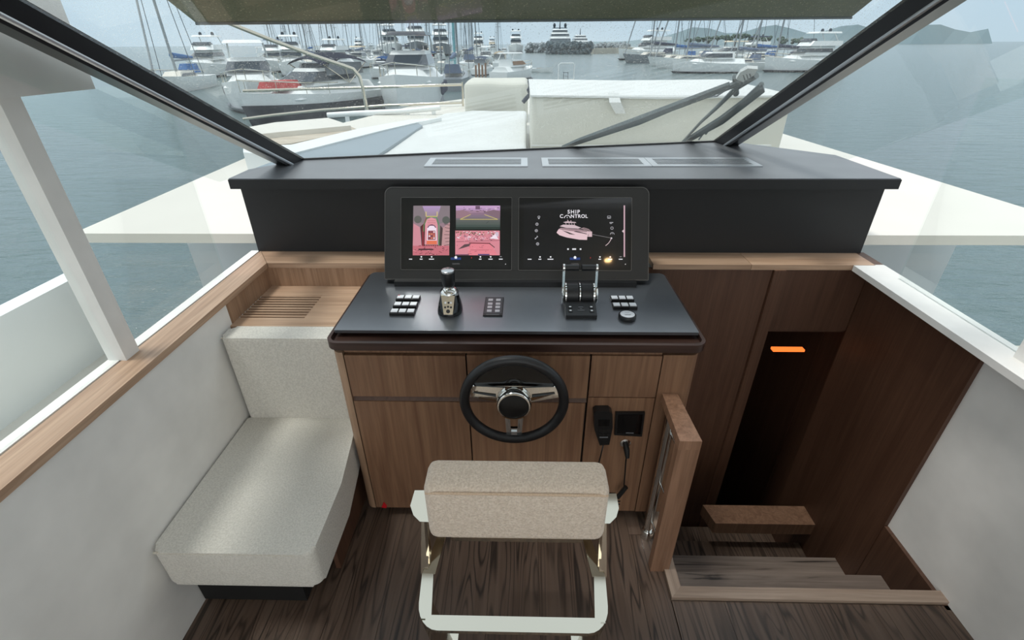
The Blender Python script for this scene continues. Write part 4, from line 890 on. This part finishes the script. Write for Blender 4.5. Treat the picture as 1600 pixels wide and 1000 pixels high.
cloth_box([(-.70, 6.20), (.045, 6.20), (.06, 7.0), (-.69, 7.0)], 1.0, 1.445, M['canvas2'], 'cover', cs, .05, .02, 8)
bs = base('covered_lounge', (1.1, 4.7, 1.0), 'big cream vinyl covered lounge in front of the wipers', 'cover')
cloth_box([(.055, 3.92), (2.0, 3.95), (1.98, 5.35), (.06, 5.42)], 1.0, 1.49, M['canvas2'], 'cover', bs, .03, .018, 5)
P('top_sheet', prism(B(), [(.05, 3.90, 1.487), (1.0, 3.90, 1.470), (2.0, 3.92, 1.478), (2.0, 5.36, 1.50), (1.0, 5.42, 1.49), (.05, 5.44, 1.505)], (0, 0, .012)), M['canvas'], bs, bevel=.004)
bm = B(); q = at(960, 146, y=3.87); q2 = at(971, 178, y=3.87)
prism(bm, [(q.x - .035, 3.93, 1.51), (q.x + .04, 3.93, 1.51), (q.x + .055, 3.87, 1.45), (q2.x + .035, 3.885, q2.z), (q2.x - .04, 3.885, q2.z), (q.x - .03, 3.87, 1.45)], (0, .008, 0)); P('strap', bm, M['canvas'], bs, bevel=.002)
P('hem', bx(.06, 1.9, 3.895, 3.91, 1.14, 1.147), M['canvas'], bs)
tag(P('mooring_rope', tube(B(), [at(u, v, y=5.6) for u, v in ((833, 124), (827, 128), (829, 134), (826, 141), (828, 147), (823, 153), (817, 160))], .022, 8), M['rope'], smooth=True), 'dark rope hanging between the two cream covers', 'rope')
# stainless bow rails of the foredeck
ra = base('bow_rail', (-2.5, 8, 1.0), 'curved stainless bow rail on the port side of the foredeck', 'rail')
def atl(l, y): return [at(u, v, y=y) for u, v in l]
for nm, l, y, r in (('top_tube', [(330, 25), (425, 63), (490, 87), (535, 102), (552, 108), (562, 120), (567, 137), (572, 165), (576, 190)], 8, .028), ('rail_tube', [(380, 142), (480, 139), (600, 136), (722, 132)], 8, .02),
                    ('rail_tube', [(380, 186), (425, 180), (500, 172), (600, 165), (722, 160)], 8, .02), ('stanchion', [(722, 128), (724, 174)], 8, .018)):
    P(nm, tube(B(), atl(l, y), r, 10), M['steel'], ra, smooth=True)
rb = base('grab_rail', (-1.9, 7, 1.0), 'thick low stainless rail on posts beside the sunpad', 'rail')
P('rail_tube', tube(B(), atl([(512, 180), (560, 177), (630, 174), (688, 168)], 7), .035, 10), M['gelcoat'], rb, smooth=True)
for u, v in ((542, 178), (636, 174), (677, 169)): P('post', bar(B(), at(u, v, y=7), at(u + 1.5, v + 13, y=7), .05, .03, (0, 1, 0)), M['gelcoat'], rb, bevel=.005)

# ------------------------------------------------------------------ windshield wipers, outside the glass
wp = base('windshield_wiper', tuple(on_glass(1150, 130, -.05)), 'long grey wiper reaching down across the cream lounge cover', 'wiper')
def G(u, v, off=-.05): return on_glass(u, v, off)
UPV = tuple(-GN)
P('arm', tube(B(), [G(1158, 128), G(1060, 166), G(985, 193), G(930, 215)], .010, 8, rs=[.014, .012, .010, .007]), M['rubber'], wp, smooth=True)
P('blade', prism(B(), [G(1140, 132, -.035), G(1140, 136, -.035), G(1000, 195, -.02), G(888, 231, -.02), G(878, 231, -.02), G(905, 219, -.02), G(1000, 186, -.02)], -GN * .012), M['rubber'], wp, bevel=.002)
P('spray_tube', tube(B(), [G(1138, 138, -.06), G(1120, 150, -.06), G(1105, 152, -.05), G(1070, 163, -.05)], .004, 6), M['greyhull'], wp, smooth=True)
P('motor_bracket', prism(B(), [G(1150, 124, -.05), G(1157, 113, -.05), G(1168, 107, -.05), G(1184, 108, -.05), G(1178, 118, -.05), G(1160, 128, -.05)], -GN * .012), M['gelcoat'], wp, bevel=.006)
for k in range(3): P('bracket_slot', prism(B(), [G(1160 + 5 * k, 112 - k, -.063), G(1162 + 5 * k, 112 - k, -.063), G(1165 + 5 * k, 121 - k, -.063), G(1163 + 5 * k, 121 - k, -.063)], GN * .014), M['rubber'], wp)
P('knuckle', tube(B(), [G(1148, 120, -.07), G(1150, 146, -.07)], .02, 12, rs=[.010, .014]), M['rubber'], wp, smooth=True)
P('link_arm', tube(B(), [G(1182, 118, -.06), G(1150, 138, -.06), G(1120, 168, -.05), G(1096, 190, -.05), G(1066, 222, -.03)], .008, 8, rs=[.013, .012, .010, .008, .006]), M['rubber'], wp, smooth=True)
wq = base('windshield_wiper', tuple(G(1180, 150)), 'second wiper folded close to the right windshield pillar', 'wiper')
P('blade', prism(B(), [G(1192, 136, -.02), G(1195, 144, -.02), G(1130, 194, -.02), G(1074, 224, -.02), G(1068, 222, -.02), G(1125, 186, -.02)], -GN * .014), M['rubber'], wq, bevel=.002)
P('arm', tube(B(), [G(1190, 132), G(1150, 168), G(1105, 198)], .007, 8, rs=[.012, .009, .006]), M['rubber'], wq, smooth=True)
for k in range(5): P('claw', tube(B(), [G(1142 - 11 * k, 172 + 9.5 * k, -.045), G(1136 - 11 * k, 184 + 8.5 * k, -.03)], .005, 6), M['rubber'], wq, smooth=True)

# ================================================================== SEA, BREAKWATER, HILL
se = base('sea', (0, 0, WZ_), kind='structure')
bm = B(); prism(bm, [(-900, -80, WZ_ - 2), (900, -80, WZ_ - 2), (2500, 3500, WZ_ - 2), (-2500, 3500, WZ_ - 2)], (0, 0, 2)); P('water', bm, M['sea'], se)
def rocks(l, h, name, label, cat, mat, seed, n, dp):
    rnd = random.Random(seed); bm = B()
    for i in range(n):
        t = rnd.random(); k = min(int(t * (len(l) - 1)), len(l) - 2); f = t * (len(l) - 1) - k
        p = Vector(l[k]).lerp(Vector(l[k + 1]), f); s = rnd.uniform(.6, 1.5) * h * .17
        mtx = Matrix.Translation((p.x + rnd.uniform(-1, 1), p.y + rnd.uniform(0, dp), WZ_ + rnd.random() ** 1.1 * h * .9)) @ Matrix.Rotation(rnd.random() * 6, 4, Vector((rnd.random(), rnd.random(), rnd.random())).normalized()) @ Matrix.Diagonal((s * 1.3, s, s * .8, 1))
        bmesh.ops.create_icosphere(bm, subdivisions=1, radius=1, matrix=mtx)
    return tag(P(name, bm, mat), label, cat, kind='stuff')
bl = [at(u, 82.5, z=WZ_) for u in (824, 860, 920, 985)]
rocks(bl, 4.2, 'breakwater_rocks', 'long grey rock breakwater across the harbour mouth', 'breakwater', M['rock'], 2, 1100, 8)
bl = [at(u, 84.8, z=WZ_) for u in (856, 880, 922)]
rocks(bl, 4.5, 'breakwater_rocks', 'dark rock mound in front of the twin domed yacht', 'rocks', pmat('wet_dark_rock', (74, 88, 94), .9, var=(.5, .4)), 4, 600, 4)
q0 = at(922, 84, z=WZ_); q1 = at(1000, 82.5, z=WZ_)
tag(P('quay', bar(B(), q0 + Vector((0, 0, .8)), q1 + Vector((0, 0, .8)), 5, 2.6), M['quay'], bevel=.1), 'pale concrete quay wall at the end of the breakwater', 'quay')
# hill with pines on the right
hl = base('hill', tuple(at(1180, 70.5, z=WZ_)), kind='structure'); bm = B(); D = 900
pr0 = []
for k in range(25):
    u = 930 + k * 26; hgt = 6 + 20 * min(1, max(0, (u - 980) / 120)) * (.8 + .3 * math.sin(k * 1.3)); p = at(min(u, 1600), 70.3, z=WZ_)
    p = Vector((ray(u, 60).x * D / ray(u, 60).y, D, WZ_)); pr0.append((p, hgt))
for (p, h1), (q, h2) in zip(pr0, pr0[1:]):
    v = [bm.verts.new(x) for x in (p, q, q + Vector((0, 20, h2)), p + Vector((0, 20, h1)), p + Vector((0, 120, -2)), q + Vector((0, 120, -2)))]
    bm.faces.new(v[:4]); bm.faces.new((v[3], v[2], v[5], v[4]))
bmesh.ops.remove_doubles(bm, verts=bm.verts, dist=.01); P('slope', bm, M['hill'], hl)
def pine(u, vtop, wpx, label, rnd, D=640):
    r = ray(u, vtop); p = Vector((r.x * D / r.y, D, 0)); top = H + r.z * D / r.y; s = D / r.y / FPX * wpx / 2 * .9; zb = top - s * 2.6
    o = base('pine_tree', (p.x, p.y, zb), label, 'tree', 'pines on the hill to the right')
    bm = B()
    for k in range(16):
        a = rnd.random() * 6.3; rr = s * rnd.random() ** .5 * .85
        blob(bm, (p.x + rr * math.cos(a), p.y + rr * math.sin(a), top - s * (.35 + .5 * rnd.random() + .25 * rr / s)), (s * .34, s * .34, s * .22), 1)
    for v in bm.verts: v.co += noise.noise_vector(v.co * .35) * s * .12
    P('crown', bm, M['leaf'], o)['kind'] = 'stuff'
    bm = B(); tube(bm, [(p.x, p.y, zb), (p.x + s * .1, p.y, top - s * .5)], s * .07, 6)
    for k in range(3): tube(bm, [(p.x + s * .06, p.y, top - s * 1.1), (p.x + s * .5 * math.cos(k * 2), p.y + s * .5 * math.sin(k * 2), top - s * .6)], s * .04, 5)
    P('trunk', bm, M['trunk'], o)
rnd = random.Random(9); PN = 0; PORD = 'first second third fourth fifth sixth seventh eighth ninth tenth eleventh'.split()
for u, v, wd in ((1078, 57, 15), (1092, 55, 18), (1108, 54, 20), (1122, 53, 17), (1136, 51, 22), (1152, 49, 20), (1166, 50, 18), (1180, 50, 22), (1200, 52, 22), (1224, 54, 24), (1250, 55, 22)):
    PN += 1; pine(u, v, wd, 'rounded dark pine on the right hill, %s from the left' % PORD[PN - 1], rnd)

# ================================================================== BOATS (local frame: x to the bow, z up from the waterline)
def LP(name, bm, mat, par, **k): return P(name, bm, mat, par, local=True, **k)
def hull_bm(Ln, Bm, fb, rise, z0=0, zf=0, rake=.1, fine=.55, tran=.9):
    """lofted hull with flared bow; returns bmesh with deck closed"""
    bm = B(); n = 12; rings = []
    for i in range(n + 1):
        t = i / n; x = -Ln / 2 + Ln * t
        hb = Bm / 2 * (tran + (1 - tran) * min(1, t / .3)) if t < .45 else Bm / 2 * max(.012, 1 - ((t - .45) / .55) ** 2.3)
        zs = fb + rise * t * t; xw = x - rake * Ln * max(0, t - fine) ** 1.5 * 1.2
        rings.append([bm.verts.new(q) for q in ((x, -hb, zs), ((x + xw) / 2, -hb * .97, zs * .55), (xw, -hb * .82, 0), (xw, 0, -.35), (xw, hb * .82, 0), ((x + xw) / 2, hb * .97, zs * .55), (x, hb, zs))])
    for a, b in zip(rings, rings[1:]):
        for k in range(6): bm.faces.new((a[k], b[k], b[k + 1], a[k + 1]))
        bm.faces.new((a[6], b[6], b[0], a[0]))
    bm.faces.new(rings[0]); bm.faces.new(rings[-1][::-1]); return bm
def cab(x0, x1, w0, w1, z0, z1, rf, rb):
    """deck house: rf, rb = horizontal lean of front and back, w0/w1 = width low/high"""
    bm = B(); a = [bm.verts.new(p) for p in ((x0, -w0 / 2, z0), (x1 - (x1 - x0) * .08, -w0 / 2, z0), (x1, -w0 * .3, z0), (x1, w0 * .3, z0), (x1 - (x1 - x0) * .08, w0 / 2, z0), (x0, w0 / 2, z0))]
    b = [bm.verts.new(p) for p in ((x0 + rb, -w1 / 2, z1), (x1 - rf - (x1 - x0) * .08, -w1 / 2, z1), (x1 - rf, -w1 * .3, z1), (x1 - rf, w1 * .3, z1), (x1 - rf - (x1 - x0) * .08, w1 / 2, z1), (x0 + rb, w1 / 2, z1))]
    n = 6; bm.faces.new(a[::-1]); bm.faces.new(b)
    for k in range(n): bm.faces.new((a[k], a[(k + 1) % n], b[(k + 1) % n], b[k]))
    return bm
def rail(par, Ln, Bm, fb, rise, t0=.45, h=.6):
    bm = B()
    def sp_(t, s): hb = Bm / 2 * .95 * (1 if t < .45 else max(.02, 1 - ((t - .45) / .55) ** 2.3)); return Vector((-Ln / 2 + Ln * t * .99, s * hb, fb + rise * t * t))
    ts = [t0 + (1 - t0) * k / 7 for k in range(8)]
    path = [sp_(t, -1) + Vector((0, 0, h)) for t in ts] + [sp_(t, 1) + Vector((0, 0, h)) for t in ts[::-1]]
    tube(bm, path, .03, 5)
    for p in path[::2]: tube(bm, [p, p - Vector((0, 0, h))], .022, 4)
    LP('bow_rail', bm, M['steel'], par, smooth=True)
SPOTS = []
def place(u, v, hd, name, label, cat='boat', group=None):
    p = at(u, v, z=WZ_); SPOTS.append((p.copy(), math.radians(hd))); return base(name, tuple(p), label, cat, group, rz=math.radians(hd)), (p - Vector((0, 0, H))).length / 750 * 1.0
def fenders(o, Ln, Bm, fb, n, side, col_='navycanvas'):
    for k in range(n):
        bm = B(); x = -Ln * .3 + k * Ln * .13; lathe(bm, [(0, 0), (.1, .06), (.14, .2), (.14, .6), (.1, .74), (0, .8)], (x, side * (Bm / 2 + .12), fb * .45), n=10); LP('fender', bm, M[col_], o, smooth=True)
def cruiser(u, v, hd, Ln, label, hull='gelcoat', top=None, stripe=.16, fly=False, arch=True, cover=None, fb=None, fend=0, group=None, seed=0, cockpit='glassdark'):
    o, s = place(u, v, hd, 'motor_yacht' if fly else 'motor_boat', label, 'boat', group); Bm = Ln * .32; fb = fb or Ln * .115; rise = Ln * .05
    LP('hull', hull_bm(Ln, Bm, fb, rise), M[hull], o, smooth=True)
    zd = fb + rise * .25
    LP('deck', cab(-Ln * .45, Ln * .30, Bm * .84, Bm * .5, zd - .15, zd + Ln * .045, Ln * .12, 0), M['gelcoat'], o, smooth=True, bevel=.06)
    LP('boot_stripe', hull_bm(Ln * 1.003, Bm * 1.006, fb * stripe, rise * stripe * .9, rake=.1), M['navy' if hull != 'navy' else 'gelcoat'], o, smooth=True)
    z1 = zd + Ln * .04; hc_ = Ln * (.085 if not fly else .10)
    LP('cabin', cab(-Ln * .3, Ln * .14, Bm * .72, Bm * .56, z1, z1 + hc_, Ln * .11, 0), M['gelcoat'], o, smooth=True, bevel=.05)
    LP('window_band', cab(-Ln * .27, Ln * .142, Bm * .735, Bm * .62, z1 + hc_ * (.40 if fly else .28), z1 + hc_ * (.74 if fly else .82), Ln * .085, .02), M[cockpit], o)
    z2 = z1 + hc_
    if fly:
        LP('flybridge', cab(-Ln * .36, Ln * .08, Bm * .76, Bm * .70, z2, z2 + Ln * .05, Ln * .05, -.1), M['gelcoat'], o, smooth=True, bevel=.05)
        LP('wind_screen', cab(-Ln * .05, Ln * .05, Bm * .6, Bm * .5, z2 + Ln * .05, z2 + Ln * .075, Ln * .03, .1), M['glassdark'], o)
        z2 += Ln * .05
    if arch:
        bm = B()
        for sd in (-1, 1): tube(bm, [(-Ln * .30, sd * Bm * .34, z2 - .05), (-Ln * .24, sd * Bm * .31, z2 + Ln * .075)], .07, 6)
        LP('arch_leg', bm, M['gelcoat'], o)
        LP('hardtop', cab(-Ln * .33, Ln * (.0 if fly else .05), Bm * .66, Bm * .6, z2 + Ln * .075, z2 + Ln * .092, Ln * .03, .05), M[top or 'gelcoat'], o, smooth=True, bevel=.04)
        if fly:
            for sd in (-1, 1): LP('radar_dome', lathe(B(), [(0, 0), (Ln * .014, 0), (Ln * .018, Ln * .015), (Ln * .012, Ln * .032), (0, Ln * .036)], (-Ln * .2, sd * Bm * .2, z2 + Ln * .09), n=12), M['glassdark'], o, smooth=True)
        LP('antenna', tube(B(), [(-Ln * .22, 0, z2 + Ln * .09), (-Ln * .24, 0, z2 + Ln * .2)], .03, 5), M['gelcoat'], o)
    if cover: LP('foredeck_cover', cab(Ln * .12, Ln * .34, Bm * .40, Bm * .26, z1 - .02, z1 + Ln * .035, .1, .2), M[cover], o, smooth=True, bevel=.12)
    rail(o, Ln, Bm, fb, rise)
    if fend: fenders(o, Ln, Bm, fb, abs(fend), 1 if fend > 0 else -1)
    return o
def bimini_boat(u, v, hd, Ln, label, hull, canvas, cover=None, group=None, fend=0, stripe=.16):
    o = cruiser(u, v, hd, Ln, label, hull=hull, stripe=stripe, arch=False, cover=cover, group=group, fend=fend); Bm = Ln * .32; zt = Ln * .30
    bm = B(); n = 8; rings = []
    for i in range(n + 1):
        t = i / n; x = -Ln * .40 + Ln * .42 * t; z = zt + Ln * .03 * math.sin(PI * t)
        rings.append([bm.verts.new((x, Bm * .40 * math.sin(a), z - Bm * .16 * (1 - math.cos(a)))) for a in [-1.2 + 2.4 * k / 8 for k in range(9)]])
    for a, b in zip(rings, rings[1:]):
        for k in range(8): bm.faces.new((a[k], a[k + 1], b[k + 1], b[k]))
    r = bmesh.ops.solidify(bm, geom=bm.faces[:], thickness=.05); LP('bimini', bm, M[canvas], o, smooth=True)
    bm = B()
    for x in (-.38, -.18, .0):
        for sd in (-1, 1): tube(bm, [(Ln * -.2 + 0 * x, sd * Bm * .38, Ln * .17), (Ln * x, sd * Bm * .37, zt - Bm * .09)], .035, 5)
    LP('bimini_frame', bm, M['steel'], o)
    LP('side_curtain', cab(-Ln * .36, Ln * .0, Bm * .70, Bm * .66, Ln * .215, Ln * .275, Ln * .04, .05), M['greyhull'], o)
    return o
def sailboat(u, v, hd, Ln, mh, label, hull='gelcoat', sail='bluecanvas', mast='mast', furl=True, group=None, far=False):
    o, s = place(u, v, hd, 'sailboat', label, 'boat', group); Bm = Ln * .29; fb = Ln * .095; rise = Ln * .035
    LP('hull', hull_bm(Ln, Bm, fb, rise, rake=.16, fine=.5, tran=.7), M[hull], o, smooth=True)
    zd = fb + rise * .3
    LP('coachroof', cab(-Ln * .15, Ln * .24, Bm * .55, Bm * .42, zd - .1, zd + Ln * .04, Ln * .07, .1), M['gelcoat2'], o, smooth=True, bevel=.05)
    LP('coachroof_window', cab(-Ln * .12, Ln * .19, Bm * .56, Bm * .50, zd + Ln * .008, zd + Ln * .026, Ln * .05, .1), M['glassdark'], o)
    xm = Ln * .07; r = Ln * .0085
    LP('mast', tube(B(), [(xm, 0, zd), (xm, 0, zd + mh)], r * 1.3, 8), M[mast], o, smooth=True)
    LP('boom', tube(B(), [(xm, 0, zd + Ln * .12), (xm - Ln * .40, 0, zd + Ln * .125)], r, 6), M[mast], o, smooth=True)
    LP('sail_cover', tube(B(), [(xm - .1, 0, zd + Ln * .16), (xm - Ln * .2, 0, zd + Ln * .148), (xm - Ln * .40, 0, zd + Ln * .138)], .2, 8, rs=[Ln * .022, Ln * .018, Ln * .009]), M[sail], o, smooth=True)
    bm = B()
    if not far or furl: tube(bm, [(Ln * .47, 0, zd + .3), (xm, 0, zd + mh * .96)], r * (1.0 if furl else .35), 6)
    LP('forestay', bm, M['mast'], o)
    bm = B(); tube(bm, [(-Ln * .48, 0, zd), (xm, 0, zd + mh)], r * .35, 4)
    for sd in (-1, 1):
        tube(bm, [(xm - .2, sd * Bm * .46, zd), (xm, sd * Bm * .25, zd + mh * .5), (xm, 0, zd + mh)], r * .35, 4)
        tube(bm, [(xm, sd * Bm * .25, zd + mh * .5), (xm, 0, zd + mh * .5)], r * .5, 4)
    LP('rigging', bm, M['mastdark'], o)
    if not far:
        LP('spray_hood', cab(-Ln * .24, -Ln * .11, Bm * .52, Bm * .40, zd + Ln * .02, zd + Ln * .09, Ln * .05, 0), M[sail], o, smooth=True, bevel=.08)
        rail(o, Ln, Bm, fb, rise, .3, .55)
    return o

# ---- near boats on the left
cruiser(403, 166, -66, 12.5, 'white cabin cruiser with dark side windows at far left', fly=False, arch=True, fend=-2, fb=1.5)
bimini_boat(494, 182, -110, 11, 'white cruiser with navy bimini, red bow cover and painted dark hull reflection', 'gelcoat', 'navycanvas', cover='redcanvas', stripe=.66)  # tall navy stripe paints the dark reflection under the white topsides
cruiser(646, 171, -86, 12.5, 'white motor boat with dark hardtop, bow towards the foredeck rail', top='navy', fend=3, fb=1.9)
# ---- second row, left
cruiser(462, 118, -70, 13, 'white flybridge boat behind the far left cabin cruiser', fly=True)
cruiser(432, 112, -80, 12, 'white canopied boat at the left windshield edge, behind the rail', fly=True, top='greycanvas')
cruiser(520, 112, -98, 12, 'white flybridge boat behind the navy bimini', fly=True)
cruiser(560, 106, -88, 11, 'white boat with cream hardtop between bimini and dark hardtop boats', fly=False, top='creamcanvas')
bimini_boat(598, 121, -95, 8, 'small boat under a bright blue canopy behind the dark hardtop boat', 'gelcoat', 'bluecanvas')
cruiser(668, 128, -75, 8.5, 'cream boat with red seat canvas right of the dark hardtop boat', hull='gelcoat2', top='redcanvas')
sailboat(712, 136, 92, 11.5, 19, 'sailboat with thick teal mast and grey blue boom cover', mast='tealmast', sail='greycanvas', hull='greyhull')
sailboat(738, 108, 85, 12.5, 24, 'sailboat with the thickest silver mast, grey blue canvas aft', sail='greycanvas')
bimini_boat(757, 116, 80, 7.5, 'small boat with blue grey canopy beside the brown pilings', 'gelcoat', 'greycanvas')
cruiser(806, 124, 62, 9, 'open white speedboat with timber deck left of the channel', top='gelcoat', cockpit='brown')
bimini_boat(782, 106, 88, 8.5, 'white boat under a cream canopy behind the open speedboat', 'gelcoat', 'creamcanvas')
o, s = place(846, 113, -30, 'dinghy', 'small white dinghy beside the open speedboat', 'dinghy'); LP('hull', hull_bm(4.2, 1.7, .55, .3), M['gelcoat'], o, smooth=True); LP('seat', bx(-.6, -.2, -.6, .6, .45, .62), M['brown'], o); LP('outboard', bx(-2.4, -2.05, -.2, .2, .1, 1.0), M['glassdark'], o, bevel=.06)
rnd = random.Random(12)
for k, (u, v) in enumerate(((744, 121), (749, 120.5), (754, 121), (759, 120))):
    p = at(u, v, z=WZ_); tag(P('piling', tube(B(), [(p.x, p.y, WZ_ - .5), (p.x, p.y, WZ_ + 1.5 + .2 * (k % 2))], .13, 8), M['brown'], smooth=True), 'brown timber piling, %s of the row left of the speedboat' % ('leftmost', 'second from left', 'third from left', 'rightmost')[k], 'piling', 'timber pilings')
# floating dock with the tubular white gate in the channel
p = at(884, 128, z=WZ_); s = (at(885, 128, z=WZ_) - p).length
o = base('dock_gate', tuple(p), 'white tubular gate frame standing in the channel', 'frame'); 
bm = B(); tube(bm, [(-12 * s, 0, -.2), (-12 * s, 0, 24 * s), (-9 * s, 0, 26 * s), (10 * s, 0, 26 * s), (12 * s, 0, 24 * s), (12.5 * s, 0, 4 * s)], .05, 8); LP('frame', bm, M['gelcoat'], o, smooth=True)
bm = B()
for a, b in ((-4, -4), (3, 3)): tube(bm, [(a * s, 0, -.2), (b * s, 0, 14 * s)], .035, 6)
for z in (3, 8, 13): tube(bm, [(-4 * s, 0, z * s), (3 * s, 0, z * s)], .03, 6)
LP('ladder', bm, M['mastdark'], o); LP('float', bx(-13 * s, 13 * s, -.8, .8, -.1, .25), M['quay'], o, bevel=.05)

# ---- three tall yachts in the far row and their neighbours
for (u, v, Ln, hd, lb) in ((612, 86, 28, -66, 'leftmost of the three tall yachts on the far left row'), (652, 86, 31, -78, 'middle and largest of the three tall yachts with dark hull'), (690, 86.5, 27, -80, 'right one of the three tall yachts, dark grey hull')):
    cruiser(u, v, hd, Ln, lb, hull='greyhull' if u > 620 else 'gelcoat', fly=True)
cruiser(748, 82, -90, 22, 'tall yacht seen between the teal mast and the boxy catamaran', fly=True)
cruiser(769, 78, -90, 20, 'boxy white catamaran with pale curtains in the far row', fly=True, cockpit='creamcanvas')
cruiser(806, 82, -88, 24, 'white yacht at the channel edge, just left of the breakwater gap', fly=True)
cruiser(563, 86, -80, 16, 'white yacht in the far row behind the blue canopy', fly=True)
# ---- filler rows of the crowded left marina
for q, b in list(SPOTS)[-7:]:
    for k in (-10, 10): SPOTS.append((q + Vector((math.cos(b), math.sin(b), 0)) * k, b))
rnd = random.Random(21)
ORD = 'first second third fourth fifth sixth seventh eighth ninth tenth eleventh twelfth thirteenth fourteenth fifteenth sixteenth seventeenth eighteenth nineteenth twentieth twenty-first twenty-second twenty-third twenty-fourth'.split()
def free(u, v, hd):
    p = at(u, v, z=WZ_); a = math.radians(hd); mine = [p + Vector((math.cos(a), math.sin(a), 0)) * k for k in (-4.5, -1.5, 1.5, 4.5)]
    for q, b in SPOTS:
        for k in (-4.5, -1.5, 1.5, 4.5):
            qq = q + Vector((math.cos(b), math.sin(b), 0)) * k
            if any((m - qq).length < 3.5 for m in mine): return False
    return True
CN = {'bluecanvas': 'blue', 'greycanvas': 'blue grey', 'canvas': 'white', 'navycanvas': 'navy', 'creamcanvas': 'cream', None: 'white'}
for row, v, us in (('nearest', 108, range(430, 700, 29)), ('second', 100, range(434, 800, 27)), ('third', 93.5, range(432, 780, 23)), ('fourth', 88.5, range(430, 790, 20)), ('fifth', 84.5, range(432, 800, 17))):
    cnt = 0
    for u in us:
        u2 = u + rnd.uniform(-3, 3); hd = rnd.choice((-90, 90)) + rnd.uniform(-8, 8); k = rnd.random(); c_ = rnd.choice(('bluecanvas', 'greycanvas', 'canvas', 'navycanvas', 'creamcanvas'))
        if not free(u2, v, hd): continue
        od = ORD[min(cnt, 23)]; cnt += 1; tail = '%s from left in %s row of left marina' % (od, row)
        if k < .42: sailboat(u2, v, hd, rnd.uniform(9, 12), rnd.uniform(14, 21), 'sailboat with %s boom cover, %s' % (CN[c_], tail), sail=c_, group='sailboats in the far left rows', far=True, furl=rnd.random() < .4)
        elif k < .8: cruiser(u2, v, hd, rnd.uniform(8, 11), 'white motor boat, %s' % tail, group='motor boats in the far left rows', arch=rnd.random() < .6, fly=rnd.random() < .35, top=rnd.choice((None, 'creamcanvas', 'navycanvas')))
        else: bimini_boat(u2, v, hd, rnd.uniform(7, 9), 'boat with %s canopy, %s' % (CN[c_], tail), 'gelcoat', c_, group='canopied boats in the far left rows')

# ---- yachts beyond the breakwater
def superyacht(u, v, Ln, hd, label, domes=True, hull='greyhull'):
    o, s = place(u, v, hd, 'superyacht', label, 'yacht'); Bm = Ln * .36; fb = Ln * .12
    LP('hull', hull_bm(Ln, Bm, fb, Ln * .04), M[hull], o, smooth=True); z = fb
    for k, (x0, x1, wd, hh) in enumerate(((-.42, .22, .9, .07), (-.36, .12, .8, .06), (-.28, .04, .66, .05))):
        LP('deck_house', cab(Ln * x0, Ln * x1, Bm * wd, Bm * wd * .92, z, z + Ln * hh, Ln * .05, 0), M['gelcoat'], o, bevel=.1)
        LP('window_band', cab(Ln * x0 + .4, Ln * x1 + .02, Bm * wd * 1.01, Bm * wd * .95, z + Ln * hh * .35, z + Ln * hh * .72, Ln * .03, 0), M['glassdark'], o); z += Ln * hh
    LP('mast', tube(B(), [(-Ln * .1, 0, z), (-Ln * .1, 0, z + Ln * .13)], Ln * .006, 6, rs=[Ln * .012, Ln * .004]), M['glassdark'], o)
    if domes:
        LP('cross_tree', bx(-Ln * .11, -Ln * .09, -Bm * .32, Bm * .32, z + Ln * .01, z + Ln * .02), M['glassdark'], o)
        for sd in (-1, 1): LP('radar_dome', blob(B(), (-Ln * .1, sd * Bm * .24, z + Ln * .05), (Ln * .022, Ln * .022, Ln * .035)), M['glassdark'], o, smooth=True)
superyacht(874, 79.5, 38, -90, 'tall yacht with twin dark radar domes behind the rock mound')
superyacht(906, 79, 28, -88, 'smaller white yacht right of the twin domed yacht', domes=False, hull='gelcoat')
# ---- right hand group
cruiser(1008, 93.5, 200, 17, 'flybridge yacht at the left end of the right hand moorings', fly=True, top='gelcoat')
sailboat(1022, 98.5, 186, 15, 24, 'dark hulled sailboat with its bow out into the channel', hull='greyhull', sail='navycanvas')
sailboat(1058, 102.5, 190, 13, 22, 'white sailboat with blue furled sail, second from the channel', sail='bluecanvas')
sailboat(1078, 106.5, 184, 14, 23, 'long low white sailboat before the furled blue sail', sail='greycanvas', furl=True)
sailboat(1104, 90.5, 192, 12, 22, 'white sailboat behind the red buoy', sail='canvas')
cruiser(1132, 98.5, 196, 12.5, 'white cruiser with cream hardtop near the wiper bracket', fly=False, top='creamcanvas')
cruiser(1166, 94, 188, 13, 'dark motor yacht beyond the wiper bracket', hull='navy', top='navycanvas', fly=True)
sailboat(1154, 110.5, 185, 12, 24, 'sailboat with a pale hull right above the wiper bracket', sail='greycanvas')
sailboat(1182, 103, 190, 13, 25, 'sailboat at the right windshield edge', sail='bluecanvas')
cruiser(1104, 114, 182, 11, 'low white open boat in front of the right hand sailboats', arch=False)
sailboat(1215, 108, 190, 13, 24, 'sailboat outside the right windshield pillar, navy canvas', sail='navycanvas'); cruiser(1250, 112, 190, 13, 'white flybridge boat outside the right corner window', fly=True)
cruiser(330, 120, -80, 13, 'white flybridge boat outside the left corner window', fly=True); sailboat(290, 140, -80, 12, 21, 'sailboat outside the left corner window', sail='bluecanvas')
p = at(1092, 95.5, z=WZ_); s = (at(1093, 95.5, z=WZ_) - p).length
o = base('buoy', tuple(p), 'round red buoy among the right hand sailboats', 'buoy'); LP('float', blob(B(), (0, 0, 6 * s), 3 * s), M['red'], o, smooth=True); LP('stem', tube(B(), [(0, 0, -.1), (0, 0, 9.5 * s)], s * .5, 6), M['red'], o)
